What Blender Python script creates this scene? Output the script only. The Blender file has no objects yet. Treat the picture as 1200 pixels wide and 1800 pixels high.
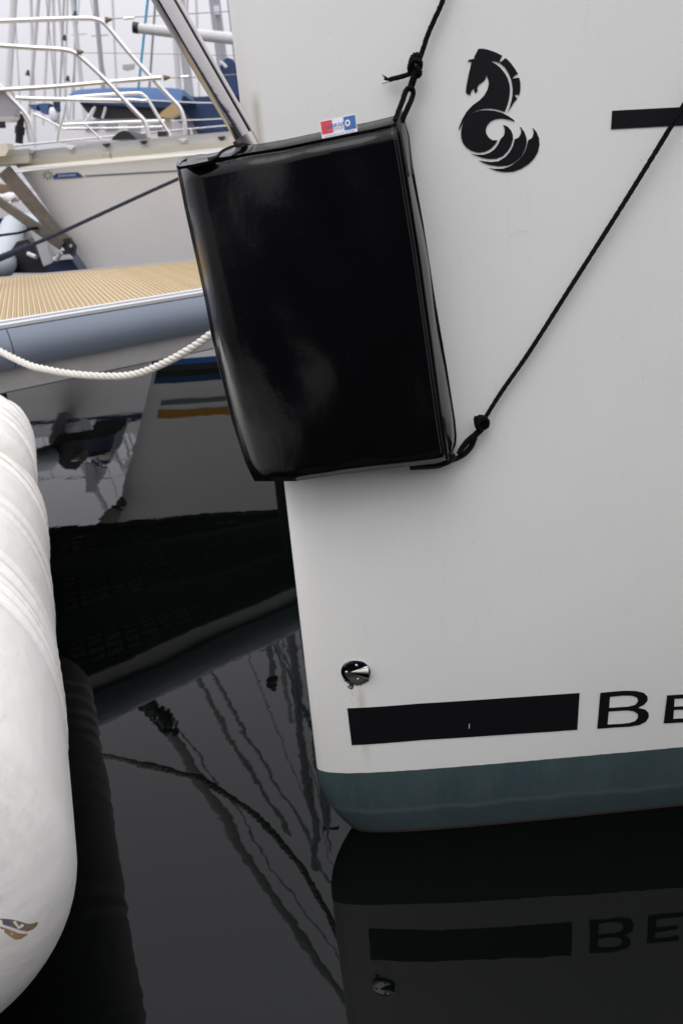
import bpy, bmesh, math, random
from mathutils import Vector, Matrix
from mathutils.geometry import tessellate_polygon
random.seed(7)
PI = math.pi
scn = bpy.context.scene
C = scn.collection

# ------------------------------------------------------------------ camera
F_PX = 1430.0; TH = math.radians(21.7); ROLL = math.radians(5.07); H = 1.3
ct, st = math.cos(TH), math.sin(TH); cr, sr = math.cos(ROLL), math.sin(ROLL)
cam_d = bpy.data.cameras.new('camera'); cam = bpy.data.objects.new('camera', cam_d); C.objects.link(cam)
scn.camera = cam
Rv = Vector((1, 0, 0)); Uv = Vector((0, st, ct)); Fv = Vector((0, ct, -st))
cx = Rv*cr - Uv*sr; cy = Rv*sr + Uv*cr; cz = -Fv
cam.matrix_world = Matrix(((cx.x, cy.x, cz.x, 0), (cx.y, cy.y, cz.y, 0), (cx.z, cy.z, cz.z, H), (0, 0, 0, 1)))
cam_d.sensor_fit = 'VERTICAL'; cam_d.sensor_height = 36.0; cam_d.sensor_width = 24.0
cam_d.lens = F_PX/1800*36
cam_d.clip_start = 0.02; cam_d.clip_end = 3000
cam_d.dof.use_dof = True; cam_d.dof.focus_distance = 1.42; cam_d.dof.aperture_fstop = 6.3

# ------------------------------------------------------------------ sky (overcast) + weak sun
SUN_EL = math.radians(58); SUN_AZ = math.radians(200)    # azimuth measured clockwise from +Y
world = bpy.data.worlds.new('World'); scn.world = world; world.use_nodes = True
nt = world.node_tree; nt.nodes.clear()
out = nt.nodes.new('ShaderNodeOutputWorld'); bg = nt.nodes.new('ShaderNodeBackground')
sky = nt.nodes.new('ShaderNodeTexSky'); sky.sky_type = 'NISHITA'; sky.sun_disc = False
sky.sun_elevation = SUN_EL; sky.sun_rotation = SUN_AZ; sky.dust_density = 4
hs = nt.nodes.new('ShaderNodeHueSaturation'); hs.inputs['Saturation'].default_value = 0.12
hs.inputs['Value'].default_value = 0.6
tc = nt.nodes.new('ShaderNodeTexCoord'); sep = nt.nodes.new('ShaderNodeSeparateXYZ')
mx = nt.nodes.new('ShaderNodeMath'); mx.operation = 'MAXIMUM'; mx.inputs[1].default_value = 0.0
ramp = nt.nodes.new('ShaderNodeMapRange'); ramp.inputs['From Min'].default_value = 0; ramp.inputs['From Max'].default_value = 1
ramp.inputs['To Min'].default_value = 6.2; ramp.inputs['To Max'].default_value = 23.0
noi = nt.nodes.new('ShaderNodeTexNoise'); noi.inputs['Scale'].default_value = 1.6; noi.inputs['Detail'].default_value = 3
nr = nt.nodes.new('ShaderNodeMapRange'); nr.inputs['To Min'].default_value = 0.94; nr.inputs['To Max'].default_value = 1.06
ml = nt.nodes.new('ShaderNodeMath'); ml.operation = 'MULTIPLY'
tint = nt.nodes.new('ShaderNodeVectorMath'); tint.operation = 'SCALE'; tint.inputs[0].default_value = (0.985, 0.972, 1.045)
mixs = nt.nodes.new('ShaderNodeMixRGB'); mixs.inputs['Fac'].default_value = 0.88
L = nt.links.new
L(tc.outputs['Generated'], sep.inputs[0]); L(sep.outputs['Z'], mx.inputs[0]); L(mx.outputs[0], ramp.inputs['Value'])
L(tc.outputs['Generated'], noi.inputs['Vector']); L(noi.outputs['Fac'], nr.inputs['Value'])
L(ramp.outputs[0], ml.inputs[0]); L(nr.outputs[0], ml.inputs[1]); L(ml.outputs[0], tint.inputs['Scale'])
L(sky.outputs[0], hs.inputs['Color']); L(hs.outputs[0], mixs.inputs['Color1']); L(tint.outputs[0], mixs.inputs['Color2'])
L(mixs.outputs[0], bg.inputs['Color']); bg.inputs['Strength'].default_value = 0.10
L(bg.outputs[0], out.inputs['Surface'])
sun_d = bpy.data.lights.new('sun', 'SUN'); sun_d.energy = 0.9; sun_d.angle = math.radians(35); sun_d.color = (1, 0.98, 0.95)
sun = bpy.data.objects.new('sun', sun_d); C.objects.link(sun)
sv = Vector((math.sin(SUN_AZ)*math.cos(SUN_EL), math.cos(SUN_AZ)*math.cos(SUN_EL), math.sin(SUN_EL)))
sun.rotation_euler = sv.to_track_quat('Z', 'Y').to_euler()
scn.view_settings.view_transform = 'Standard'; scn.view_settings.look = 'None'
scn.view_settings.exposure = 0.0; scn.view_settings.gamma = 1.0; scn.view_settings.use_curve_mapping = False

# ------------------------------------------------------------------ helpers
def ray(px, py):
    u = px-600.0; v = py-900.0
    x = u*cr - v*sr; y = u*sr + v*cr
    return x, F_PX*ct - y*st, -F_PX*st - y*ct
def PY(px, py, Y):
    x, y, z = ray(px, py); t = Y/y
    return Vector((x*t, Y, H+z*t))
def PZ(px, py, Z):
    x, y, z = ray(px, py); t = (Z-H)/z
    return Vector((x*t, y*t, Z))
def lerp(a, b, t): return a+(b-a)*t
def interp(tab, x):
    if x <= tab[0][0]: return tab[0][1]
    for i in range(len(tab)-1):
        if x <= tab[i+1][0]:
            return lerp(tab[i][1], tab[i+1][1], (x-tab[i][0])/(tab[i+1][0]-tab[i][0]))
    return tab[-1][1]
def catmull(pts, n):
    pts = [Vector(p) for p in pts]; out_ = []
    for i in range(len(pts)-1):
        p0 = pts[max(i-1, 0)]; p1 = pts[i]; p2 = pts[i+1]; p3 = pts[min(i+2, len(pts)-1)]
        for k in range(n):
            t = k/n
            out_.append(0.5*((2*p1)+(p2-p0)*t+(2*p0-5*p1+4*p2-p3)*t*t+(3*p1-p0-3*p2+p3)*t**3))
    out_.append(pts[-1]); return out_

def thing(name, label, cat, loc=(0, 0, 0), rotz=0, group=None):
    o = bpy.data.objects.new(name, None); C.objects.link(o)
    o.location = loc; o.rotation_euler = (0, 0, rotz); o.empty_display_size = 0.1
    o['label'] = label; o['category'] = cat
    if group: o['group'] = group
    return o
def tag(o, label, cat, group=None):
    o['label'] = label; o['category'] = cat
    if group: o['group'] = group
    return o
def wloc(o):
    v = Vector((0, 0, 0))
    while o is not None: v = v+Vector(o.location); o = o.parent
    return v
class MB:
    """collects geometry given in world coordinates"""
    def __init__(s): s.v = []; s.f = []
    def add(s, vs, fs):
        b = len(s.v); s.v += [tuple(v) for v in vs]; s.f += [tuple(i+b for i in f) for f in fs]; return s
    def grid(s, rows, closed=False):
        n = len(rows[0]); m = len(rows); fs = []
        for i in range(m-1):
            for j in range(n if closed else n-1):
                k = (j+1) % n
                fs.append((i*n+j, i*n+k, (i+1)*n+k, (i+1)*n+j))
        return s.add([p for r in rows for p in r], fs)
    def box(s, c, size, rot=None):
        hx, hy, hz = size[0]/2, size[1]/2, size[2]/2
        vs = [Vector((x, y, z)) for z in (-hz, hz) for y in (-hy, hy) for x in (-hx, hx)]
        if rot is not None: vs = [rot @ v for v in vs]
        c = Vector(c)
        return s.add([c+v for v in vs], [(0, 2, 3, 1), (4, 5, 7, 6), (0, 1, 5, 4), (2, 6, 7, 3), (0, 4, 6, 2), (1, 3, 7, 5)])
    def tube(s, pts, r, n=8, cap=True):
        pts = [Vector(p) for p in pts]; rows = []; N = len(pts)
        rr = r if isinstance(r, (list, tuple)) else [r]*N
        prev = None
        for i, p in enumerate(pts):
            d = (pts[min(i+1, N-1)]-pts[max(i-1, 0)])
            if d.length < 1e-9: d = Vector((0, 0, 1))
            d.normalize()
            if prev is None:
                a = Vector((0, 0, 1)) if abs(d.z) < 0.9 else Vector((1, 0, 0))
                a = (a-d*a.dot(d)).normalized()
            else:
                a = (prev-d*prev.dot(d)).normalized()
            prev = a; b = d.cross(a)
            rows.append([p+(a*math.cos(2*PI*k/n)+b*math.sin(2*PI*k/n))*rr[i] for k in range(n)])
        base = len(s.v); s.grid(rows, True)
        if cap:
            s.f.append(tuple(base+k for k in reversed(range(n))))
            s.f.append(tuple(base+(N-1)*n+k for k in range(n)))
        return s
    def ball(s, c, r, n=8, m=6, sc=(1, 1, 1)):
        c = Vector(c); rows = []
        for i in range(m+1):
            t = PI*i/m
            rows.append([c+Vector((r*sc[0]*math.sin(t)*math.cos(2*PI*k/n), r*sc[1]*math.sin(t)*math.sin(2*PI*k/n), r*sc[2]*math.cos(t))) for k in range(n)])
        return s.grid(rows, True)
    def prism(s, poly, ext):
        """poly: list of 3-D points, extruded by vector ext"""
        n = len(poly); ext = Vector(ext); P = [Vector(p) for p in poly]
        vs = P+[p+ext for p in P]
        tr = tessellate_polygon([P])
        fs = [tuple(t) for t in tr]+[tuple(i+n for i in reversed(t)) for t in tr]
        fs += [(i, (i+1) % n, n+(i+1) % n, n+i) for i in range(n)]
        return s.add(vs, fs)
    def build(s, name, m, parent=None, smooth=True, angle=40, fix=True, loc=None):
        me = bpy.data.meshes.new(name)
        o0 = wloc(parent) if parent is not None else (Vector(loc) if loc is not None else Vector((0, 0, 0)))
        me.from_pydata([tuple(Vector(v)-o0) for v in s.v], [], s.f); me.update()
        if fix:
            bm = bmesh.new(); bm.from_mesh(me); bmesh.ops.recalc_face_normals(bm, faces=bm.faces); bm.to_mesh(me); bm.free()
        if smooth:
            me.polygons.foreach_set('use_smooth', [True]*len(me.polygons)); me.set_sharp_from_angle(angle=math.radians(angle))
        me.materials.append(m)
        o = bpy.data.objects.new(name, me); C.objects.link(o)
        if parent is not None: o.parent = parent
        elif loc is not None: o.location = loc
        return o

def rope_mb(pts, R, pitch, strands=3, n=6, step=None, mb=None):
    """laid rope: strands twisted round the line"""
    mb = mb or MB(); step = step or pitch/7
    pts = [Vector(p) for p in pts]
    Ls = [0]
    for i in range(1, len(pts)): Ls.append(Ls[-1]+(pts[i]-pts[i-1]).length)
    tot = Ls[-1]; N = max(4, int(tot/step))
    cen = []; j = 0
    for i in range(N+1):
        l = tot*i/N
        while j < len(pts)-2 and Ls[j+1] < l: j += 1
        cen.append(pts[j].lerp(pts[j+1], (l-Ls[j])/max(1e-9, Ls[j+1]-Ls[j])))
    fr = []; prev = None
    for i, p in enumerate(cen):
        d = (cen[min(i+1, N)]-cen[max(i-1, 0)]).normalized()
        if prev is None:
            a = Vector((0, 0, 1)) if abs(d.z) < 0.9 else Vector((1, 0, 0))
            a = (a-d*a.dot(d)).normalized()
        else: a = (prev-d*prev.dot(d)).normalized()
        prev = a; fr.append((a, d.cross(a)))
    rs = R*0.54
    for k in range(strands):
        line = []
        for i, p in enumerate(cen):
            t = 2*PI*(tot*i/N)/pitch+2*PI*k/strands
            line.append(p+(fr[i][0]*math.cos(t)+fr[i][1]*math.sin(t))*(R-rs))
        mb.tube(line, rs, n)
    return mb

# ------------------------------------------------------------------ materials
def mat(name, col, rough=0.5, metal=0.0, spec=0.5, coat=0.0, bump=None, var=None, ior=None, coords='Object'):
    m = bpy.data.materials.new(name); m.use_nodes = True; t = m.node_tree; p = t.nodes['Principled BSDF']
    p.inputs['Base Color'].default_value = (*col, 1); p.inputs['Roughness'].default_value = rough
    p.inputs['Metallic'].default_value = metal; p.inputs['Specular IOR Level'].default_value = spec
    p.inputs['Coat Weight'].default_value = coat
    if ior: p.inputs['IOR'].default_value = ior
    g = t.nodes.new('ShaderNodeNewGeometry')
    if var:   # (scale, amount, colour2)
        n = t.nodes.new('ShaderNodeTexNoise'); n.inputs['Scale'].default_value = var[0]; n.inputs['Detail'].default_value = 5
        n.inputs['Roughness'].default_value = 0.65
        mp = t.nodes.new('ShaderNodeMapRange'); mp.inputs['From Min'].default_value = 0.35; mp.inputs['From Max'].default_value = 0.7
        mp.inputs['To Max'].default_value = var[1]
        mi = t.nodes.new('ShaderNodeMixRGB'); mi.inputs['Color1'].default_value = (*col, 1); mi.inputs['Color2'].default_value = (*var[2], 1)
        t.links.new(g.outputs['Position'], n.inputs['Vector']); t.links.new(n.outputs['Fac'], mp.inputs['Value'])
        t.links.new(mp.outputs[0], mi.inputs['Fac']); t.links.new(mi.outputs[0], p.inputs['Base Color'])
    if bump:  # (scale, strength, distance)
        n = t.nodes.new('ShaderNodeTexNoise'); n.inputs['Scale'].default_value = bump[0]; n.inputs['Detail'].default_value = 4
        b = t.nodes.new('ShaderNodeBump'); b.inputs['Strength'].default_value = bump[1]; b.inputs['Distance'].default_value = bump[2]
        t.links.new(g.outputs['Position'], n.inputs['Vector']); t.links.new(n.outputs['Fac'], b.inputs['Height'])
        t.links.new(b.outputs[0], p.inputs['Normal'])
    return m
def nd(t, kind, **kw):
    n = t.nodes.new(kind)
    for k, v in kw.items():
        if k in n.inputs: n.inputs[k].default_value = v
        else: setattr(n, k, v)
    return n
def mathn(t, op, a, b=None):
    n = t.nodes.new('ShaderNodeMath'); n.operation = op
    for i, x in enumerate((a, b)):
        if x is None: continue
        if isinstance(x, (int, float)): n.inputs[i].default_value = x
        else: t.links.new(x, n.inputs[i])
    return n.outputs[0]
def mrange(t, v, a, b, c=0, d=1):
    n = t.nodes.new('ShaderNodeMapRange'); t.links.new(v, n.inputs['Value'])
    for k, x in zip(('From Min', 'From Max', 'To Min', 'To Max'), (a, b, c, d)): n.inputs[k].default_value = x
    return n.outputs[0]
def mixc(t, f, a, b):
    n = t.nodes.new('ShaderNodeMixRGB')
    if isinstance(f, (int, float)): n.inputs['Fac'].default_value = f
    else: t.links.new(f, n.inputs['Fac'])
    for k, x in (('Color1', a), ('Color2', b)):
        if isinstance(x, tuple): n.inputs[k].default_value = (*x, 1)
        else: t.links.new(x, n.inputs[k])
    return n.outputs[0]
def noise(t, vec, scale, detail=4, rough=0.6, stretch=None):
    n = nd(t, 'ShaderNodeTexNoise', Scale=scale, Detail=detail, Roughness=rough)
    if stretch:
        mp = t.nodes.new('ShaderNodeMapping'); mp.inputs['Scale'].default_value = stretch
        t.links.new(vec, mp.inputs['Vector']); vec = mp.outputs[0]
    t.links.new(vec, n.inputs['Vector']); return n.outputs['Fac']

M = {}
M['black_vinyl'] = None
M['black_rope'] = mat('black_rope', (0.004, 0.004, 0.0045), 0.85, spec=0.15)
M['black_web'] = mat('black_webbing', (0.010, 0.010, 0.011), 0.8, bump=(900, 0.5, 0.0006))
M['navy_rope'] = mat('navy_rope', (0.010, 0.014, 0.035), 0.8)
M['white_rope'] = mat('white_rope', (0.66, 0.65, 0.60), 0.75, var=(35, 0.5, (0.52, 0.47, 0.36)))
M['decal'] = mat('black_vinyl_lettering', (0.006, 0.0065, 0.0075), 0.5, spec=0.2)
M['steel'] = mat('polished_steel', (0.46, 0.44, 0.43), 0.10, metal=1.0, bump=(22, 0.25, 0.002))
M['steel_dull'] = mat('brushed_steel', (0.60, 0.58, 0.55), 0.32, metal=1.0, bump=(30, 0.2, 0.002))
M['strut_dk'] = mat('weathered_steel', (0.26, 0.24, 0.215), 0.4, metal=0.5, bump=(12, 0.4, 0.004), var=(14, 0.7, (0.14, 0.12, 0.10)))
M['steel_rail'] = mat('rail_steel', (0.78, 0.77, 0.75), 0.25, metal=1.0)
M['chrome'] = mat('dark_chrome', (0.45, 0.43, 0.41), 0.10, metal=1.0)
M['alu'] = mat('anodised_aluminium', (0.66, 0.67, 0.68), 0.38, metal=0.6)
M['beam'] = mat('galvanised_beam', (0.42, 0.41, 0.40), 0.5, metal=0.25, var=(14, 0.6, (0.33, 0.32, 0.31)))
M['fascia'] = mat('blue_grey_plastic', (0.20, 0.235, 0.285), 0.42, var=(3, 0.5, (0.17, 0.20, 0.25)))
M['sand'] = mat('sand_deck', (0.40, 0.305, 0.15), 0.8, var=(45, 0.7, (0.33, 0.265, 0.125)))
M['seam'] = mat('pale_deck_seam', (0.58, 0.44, 0.31), 0.8)
M['under'] = mat('dark_grating', (0.26, 0.20, 0.12), 0.8)
M['float'] = mat('black_float', (0.012, 0.012, 0.012), 0.7, bump=(20, 0.3, 0.005))
M['gel2'] = mat('ivory_gelcoat', (0.82, 0.805, 0.78), 0.3, var=(1.5, 0.5, (0.70, 0.685, 0.66)))
M['white'] = mat('white_gelcoat', (0.72, 0.71, 0.70), 0.35)
M['cream'] = mat('cream_strake', (0.70, 0.67, 0.56), 0.45)
M['grey_rail'] = mat('grey_toerail', (0.52, 0.53, 0.54), 0.4)
M['stripe'] = mat('bluegrey_stripe', (0.14, 0.19, 0.22), 0.5)
M['blue'] = mat('royal_blue_print', (0.03, 0.09, 0.28), 0.5)
M['navy'] = mat('navy_paint', (0.010, 0.022, 0.07), 0.4)
M['bootblue'] = mat('deep_blue_paint', (0.012, 0.055, 0.17), 0.5)
M['gold'] = mat('gold_stripe', (0.42, 0.22, 0.03), 0.5)
M['brown'] = mat('brown_print', (0.16, 0.10, 0.06), 0.5)
M['white_print'] = mat('white_print', (0.75, 0.75, 0.78), 0.5)
M['red'] = mat('red_print', (0.62, 0.035, 0.05), 0.5)
M['tagblue'] = mat('tag_blue', (0.02, 0.12, 0.36), 0.5)
M['canvas'] = mat('blue_canvas', (0.065, 0.125, 0.26), 0.85, bump=(8, 0.5, 0.02))
M['canvas_dk'] = mat('navy_canvas', (0.025, 0.05, 0.12), 0.85, bump=(8, 0.5, 0.02))
M['black'] = mat('black_plastic', (0.010, 0.010, 0.011), 0.5)
M['mast'] = mat('mast_aluminium', (0.60, 0.60, 0.61), 0.45, metal=0.3)
M['mast_dk'] = mat('weathered_mast', (0.38, 0.38, 0.40), 0.5, metal=0.2)
M['sailwhite'] = mat('furled_sailcloth', (0.62, 0.62, 0.61), 0.8)
M['wire'] = mat('rigging_wire', (0.25, 0.25, 0.26), 0.45, metal=0.6)
M['bluerope'] = mat('light_blue_halyard', (0.05, 0.30, 0.50), 0.8)
M['tan'] = mat('tan_wood', (0.48, 0.33, 0.16), 0.6)
M['window'] = mat('smoked_window', (0.03, 0.035, 0.04), 0.1)
M['dinghy'] = mat('grey_hypalon', (0.40, 0.44, 0.47), 0.55)
M['algae'] = mat('green_algae', (0.018, 0.025, 0.008), 0.9)
M['orange'] = mat('orange_line', (0.42, 0.14, 0.03), 0.7)

# black vinyl: wet sheen, faint creases, water marks
m = mat('black_vinyl', (0.003, 0.003, 0.0032), 0.2, spec=0.25); t = m.node_tree; p = t.nodes['Principled BSDF']
g = t.nodes.new('ShaderNodeNewGeometry')
n1 = noise(t, g.outputs['Position'], 7, 2, 0.5); n2 = noise(t, g.outputs['Position'], 170, 3, 0.6)
r = mathn(t, 'ADD', mrange(t, n1, 0.35, 0.65, 0.11, 0.20), mrange(t, n2, 0.62, 0.8, 0, 0.25))
t.links.new(r, p.inputs['Roughness'])
n3 = noise(t, g.outputs['Position'], 16, 3, 0.55, (1.0, 1.0, 0.35))
b0 = nd(t, 'ShaderNodeBump', Strength=0.5, Distance=0.006); t.links.new(n1, b0.inputs['Height'])
b1 = nd(t, 'ShaderNodeBump', Strength=0.6, Distance=0.0030); t.links.new(n3, b1.inputs['Height']); t.links.new(b0.outputs[0], b1.inputs['Normal'])
b2 = nd(t, 'ShaderNodeBump', Strength=0.12, Distance=0.0008); t.links.new(n2, b2.inputs['Height']); t.links.new(b1.outputs[0], b2.inputs['Normal'])
t.links.new(b2.outputs[0], p.inputs['Normal'])
M['black_vinyl'] = m

# water
m = mat('harbour_water', (0.0012, 0.0022, 0.0016), 0.0, ior=1.29, spec=0.5); t = m.node_tree; p = t.nodes['Principled BSDF']
g = t.nodes.new('ShaderNodeNewGeometry')
na = noise(t, g.outputs['Position'], 1.6, 2, 0.5); nb = noise(t, g.outputs['Position'], 6.5, 3, 0.55)
hsum = mathn(t, 'ADD', mathn(t, 'MULTIPLY', na, 0.0022), mathn(t, 'MULTIPLY', nb, 0.00035))
b = nd(t, 'ShaderNodeBump', Strength=1.0, Distance=1.0); t.links.new(hsum, b.inputs['Height']); t.links.new(b.outputs[0], p.inputs['Normal'])
M['water'] = m

# ------------------------------------------------------------------ hull maths
class Hull:
    def __init__(s, phi, sx, sy, r, k, wmax, length, off=0.0):
        s.cp, s.sp = math.cos(phi), math.sin(phi); s.sx = sx; s.sy = sy; s.r = r; s.k = k; s.wmax = wmax; s.len = length
    def w(s, q, z):
        q = max(q, 0.0); w = math.sqrt(2*s.r(z)*q+(s.k(z)*q)**2)
        wm = s.wmax*(0.80+0.14*min(max(z, 0), 1.5))
        w = w/(1+(w/wm)**3)**(1/3.)
        if q > s.len*0.6: w *= 1-0.35*((q-s.len*0.6)/(s.len*0.4))**2
        return w
    def pt(s, q, z, side=1, off=0.0):
        w = s.w(q, z)+off
        return Vector((s.sx(z)+q*s.cp+side*w*s.sp, s.sy(z)+q*s.sp-side*w*s.cp, z))
    def q_at(s, X, z):
        lo, hi = 0.0, s.len
        for _ in range(40):
            mid = (lo+hi)/2
            if s.pt(mid, z).x < X: lo = mid
            else: hi = mid
        return (lo+hi)/2
    def Y(s, X, z): return s.pt(s.q_at(X, z), z).y
    def hit(s, px, py, off=0.0, y0=1.35):
        Y = y0
        for _ in range(14):
            p = PY(px, py, Y); Y = s.Y(p.x, p.z)-off
        return PY(px, py, Y)
    def mesh(s, zs, nq, power=2.3, deck=True):
        mb = MB(); qs = [s.len*(j/nq)**power for j in range(nq+1)]
        rows = []
        for z in zs:
            row = [s.pt(q, z, -1) for q in reversed(qs)]+[s.pt(q, z, 1) for q in qs[1:]]
            rows.append(row)
        mb.grid(rows)
        n = len(rows[0]); base = 0
        for i in range(len(zs)-1):    # transom
            mb.f.append((i*n, (i+1)*n, (i+1)*n+n-1, i*n+n-1))
        if deck:
            z = zs[-1]; b = len(mb.v)
            k = len(qs)
            mb.v += [tuple(s.pt(q, z, -1)) for q in qs]+[tuple(s.pt(q, z, 1)) for q in qs]
            for j in range(k-1): mb.f.append((b+j, b+j+1, b+k+j+1, b+k+j))
        return mb
    def strip(s, mb, z0, z1, q0, q1, off, side=1, n=40, zfun=None):
        """a moulding proud of the hull by off"""
        rows = []
        for j in range(n+1):
            q = q0+(q1-q0)*(j/n)**1.6
            rows.append([s.pt(q, z0, side, -0.01), s.pt(q, z0, side, off), s.pt(q, z1, side, off), s.pt(q, z1, side, -0.01)])
        mb.grid(rows, True)
        return mb

def surf_patch(hull, contours, off=0.0012, cuts=2, y0=1.35, ylo=None):
    """flat print cut from vinyl and laid on a hull: contours are photo outlines projected on the hull surface"""
    P = [[hull.hit(x, y, off, y0) for x, y in c] for c in contours]
    flat = [[Vector((p.x, p.z, 0)) for p in c] for c in P]
    tr = tessellate_polygon(flat)
    pts = [p for c in P for p in c]
    bm = bmesh.new(); vs = [bm.verts.new((p.x, 0, p.z)) for p in pts]
    for a in tr:
        try: bm.faces.new([vs[i] for i in a])
        except ValueError: pass
    for _ in range(cuts):
        long_e = [e for e in bm.edges if e.calc_length() > (0.02 if y0 < 3 else 0.15)]
        if long_e: bmesh.ops.subdivide_edges(bm, edges=long_e, cuts=1, use_grid_fill=False)
        bmesh.ops.triangulate(bm, faces=bm.faces)
    mb = MB()
    bm.verts.ensure_lookup_table(); bm.verts.index_update()
    mb.v = [(v.co.x, hull.Y(v.co.x, v.co.z)-off, v.co.z) for v in bm.verts]
    mb.f = [tuple(v.index for v in f.verts) for f in bm.faces]
    bm.free()
    # normals toward the viewer side
    fx = []
    for f in mb.f:
        a, b_, c = (Vector(mb.v[i]) for i in f[:3])
        fx.append(f if (b_-a).cross(c-a).y < 0 else tuple(reversed(f)))
    mb.f = fx
    return mb

# ================================================================== WATER
mb = MB(); S = 900
mb.add([(-S, -S, 0), (S, -S, 0), (S, S, 0), (-S, S, 0)], [(0, 1, 2, 3)])
o = mb.build('water', M['water'], smooth=False); o['kind'] = 'structure'

# ================================================================== THE WHITE YACHT (near)
def sx1(z):
    return -0.098+(0.062*((0.17-z)/0.17)**2 if z < 0.17 else 0.0)
H1 = Hull(math.radians(13), sx1, lambda z: 1.385+0.2309*(sx1(z)+0.098), lambda z: 0.010+0.014*max(z, 0),
          lambda z: 0.2+0.11*(1-math.exp(-max(z, 0)/0.5)), 1.75, 9.5)
yacht = thing('sailing_yacht', 'large white yacht bow filling the right, horse emblem and black bars on its side', 'yacht', (0, 1.5, 0))
zs = [-0.35, -0.25, -0.17, -0.10, -0.05, 0, 0.02, 0.04, 0.06, 0.08, 0.10, 0.12, 0.14, 0.155, 0.17, 0.2]+[0.2+0.05*i for i in range(1, 33)]
hm = H1.mesh(zs, 90)
bl = H1.hit(565, 1355); br = H1.hit(1200, 1313)
bk = (br.z-bl.z)/(br.x-bl.x); b0 = bl.z-bk*bl.x
m = mat('white_hull_paint', (0.74, 0.74, 0.735), 0.3, spec=0.4); t = m.node_tree; p = t.nodes['Principled BSDF']
g = t.nodes.new('ShaderNodeNewGeometry'); sp_ = t.nodes.new('ShaderNodeSeparateXYZ'); t.links.new(g.outputs['Position'], sp_.inputs[0])
X_, Z_ = sp_.outputs['X'], sp_.outputs['Z']; pos = g.outputs['Position']
edge = mathn(t, 'ADD', mathn(t, 'MULTIPLY', X_, bk), b0)
edge = mathn(t, 'ADD', edge, mrange(t, noise(t, pos, 60, 2), 0.3, 0.7, -0.0006, 0.0006))
boot = mrange(t, mathn(t, 'SUBTRACT', edge, Z_), -0.0003, 0.0003)
white = mixc(t, mrange(t, noise(t, pos, 2.2, 3), 0.35, 0.7, 0, 1), (0.83, 0.83, 0.785), (0.80, 0.80, 0.755))
white = mixc(t, mrange(t, noise(t, pos, 14, 5, 0.6, (6, 6, 0.5)), 0.58, 0.75, 0, 0.07), white, (0.50, 0.49, 0.45))
# fine specks of dirt
vo = nd(t, 'ShaderNodeTexVoronoi', Scale=75.0); t.links.new(pos, vo.inputs['Vector'])
spk = mathn(t, 'MULTIPLY', mrange(t, vo.outputs['Distance'], 0.10, 0.05, 0, 1), mrange(t, noise(t, pos, 9, 2), 0.50, 0.64, 0, 0.55))
white = mixc(t, spk, white, (0.33, 0.33, 0.31))
# yellow-brown run-off at the stem head and under the drain fitting
def blobx(x0, w, z0, z1):
    dx = mathn(t, 'ABSOLUTE', mathn(t, 'SUBTRACT', X_, x0))
    a = mrange(t, dx, w, 0, 0, 1)
    a2 = mrange(t, Z_, z0, lerp(z0, z1, 0.2), 0, 1); a3 = mrange(t, Z_, z1, lerp(z0, z1, 0.8), 0, 1)
    return mathn(t, 'MULTIPLY', mathn(t, 'MULTIPLY', a, a2), a3)
dr = H1.hit(628, 1210); d2 = H1.hit(638, 1345)
white = mixc(t, mathn(t, 'MULTIPLY', blobx(dr.x+0.006, 0.012, d2.z-0.01, dr.z+0.02), mrange(t, noise(t, pos, 70, 4, 0.6, (1, 1, 0.2)), 0.3, 0.6, 0.05, 0.5)), white, (0.44, 0.40, 0.24))
sh = H1.hit(455, 235)
white = mixc(t, mathn(t, 'MULTIPLY', blobx(sh.x, 0.010, sh.z-0.05, sh.z+0.06), 0.6), white, (0.36, 0.33, 0.22))
# antifouling
fol = mixc(t, mrange(t, noise(t, pos, 10, 5, 0.65, (1.6, 1.6, 0.35)), 0.35, 0.68), (0.042, 0.070, 0.078), (0.058, 0.090, 0.090))
fol = mixc(t, mrange(t, noise(t, pos, 30, 5, 0.7, (3, 3, 0.3)), 0.5, 0.72, 0, 0.4), fol, (0.085, 0.110, 0.125))
low = mathn(t, 'ADD', Z_, mrange(t, noise(t, pos, 12, 5), 0.3, 0.7, -0.007, 0.007))
fol = mixc(t, mrange(t, low, 0.078, 0.070, 0, 0.5), fol, (0.038, 0.055, 0.064))
lineb = mathn(t, 'MULTIPLY', mrange(t, low, 0.064, 0.074), mrange(t, low, 0.086, 0.076))
fol = mixc(t, mathn(t, 'MULTIPLY', lineb, 0.5), fol, (0.09, 0.135, 0.13))
fol = mixc(t, mrange(t, Z_, 0.012, 0.004, 0, 0.9), fol, (0.05, 0.03, 0.02))
col = mixc(t, boot, white, fol)
t.links.new(col, p.inputs['Base Color'])
t.links.new(mrange(t, boot, 0, 1, 0.30, 0.62), p.inputs['Roughness'])
bw = nd(t, 'ShaderNodeBump', Strength=0.25, Distance=0.0008); t.links.new(noise(t, pos, 130, 3), bw.inputs['Height'])
bw2 = nd(t, 'ShaderNodeBump', Strength=0.4, Distance=0.004); t.links.new(noise(t, pos, 3, 2), bw2.inputs['Height']); t.links.new(bw2.outputs[0], bw.inputs['Normal'])
t.links.new(bw.outputs[0], p.inputs['Normal'])
hm.build('hull', m, yacht, angle=60)
# toe rail along the deck edge (above the frame)
tr_ = MB(); H1.strip(tr_, 1.79, 1.84, 0.0, 9.0, 0.01); H1.strip(tr_, 1.79, 1.84, 0.0, 9.0, 0.01, side=-1); tr_.build('toe_rail', M['alu'], yacht)

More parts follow.
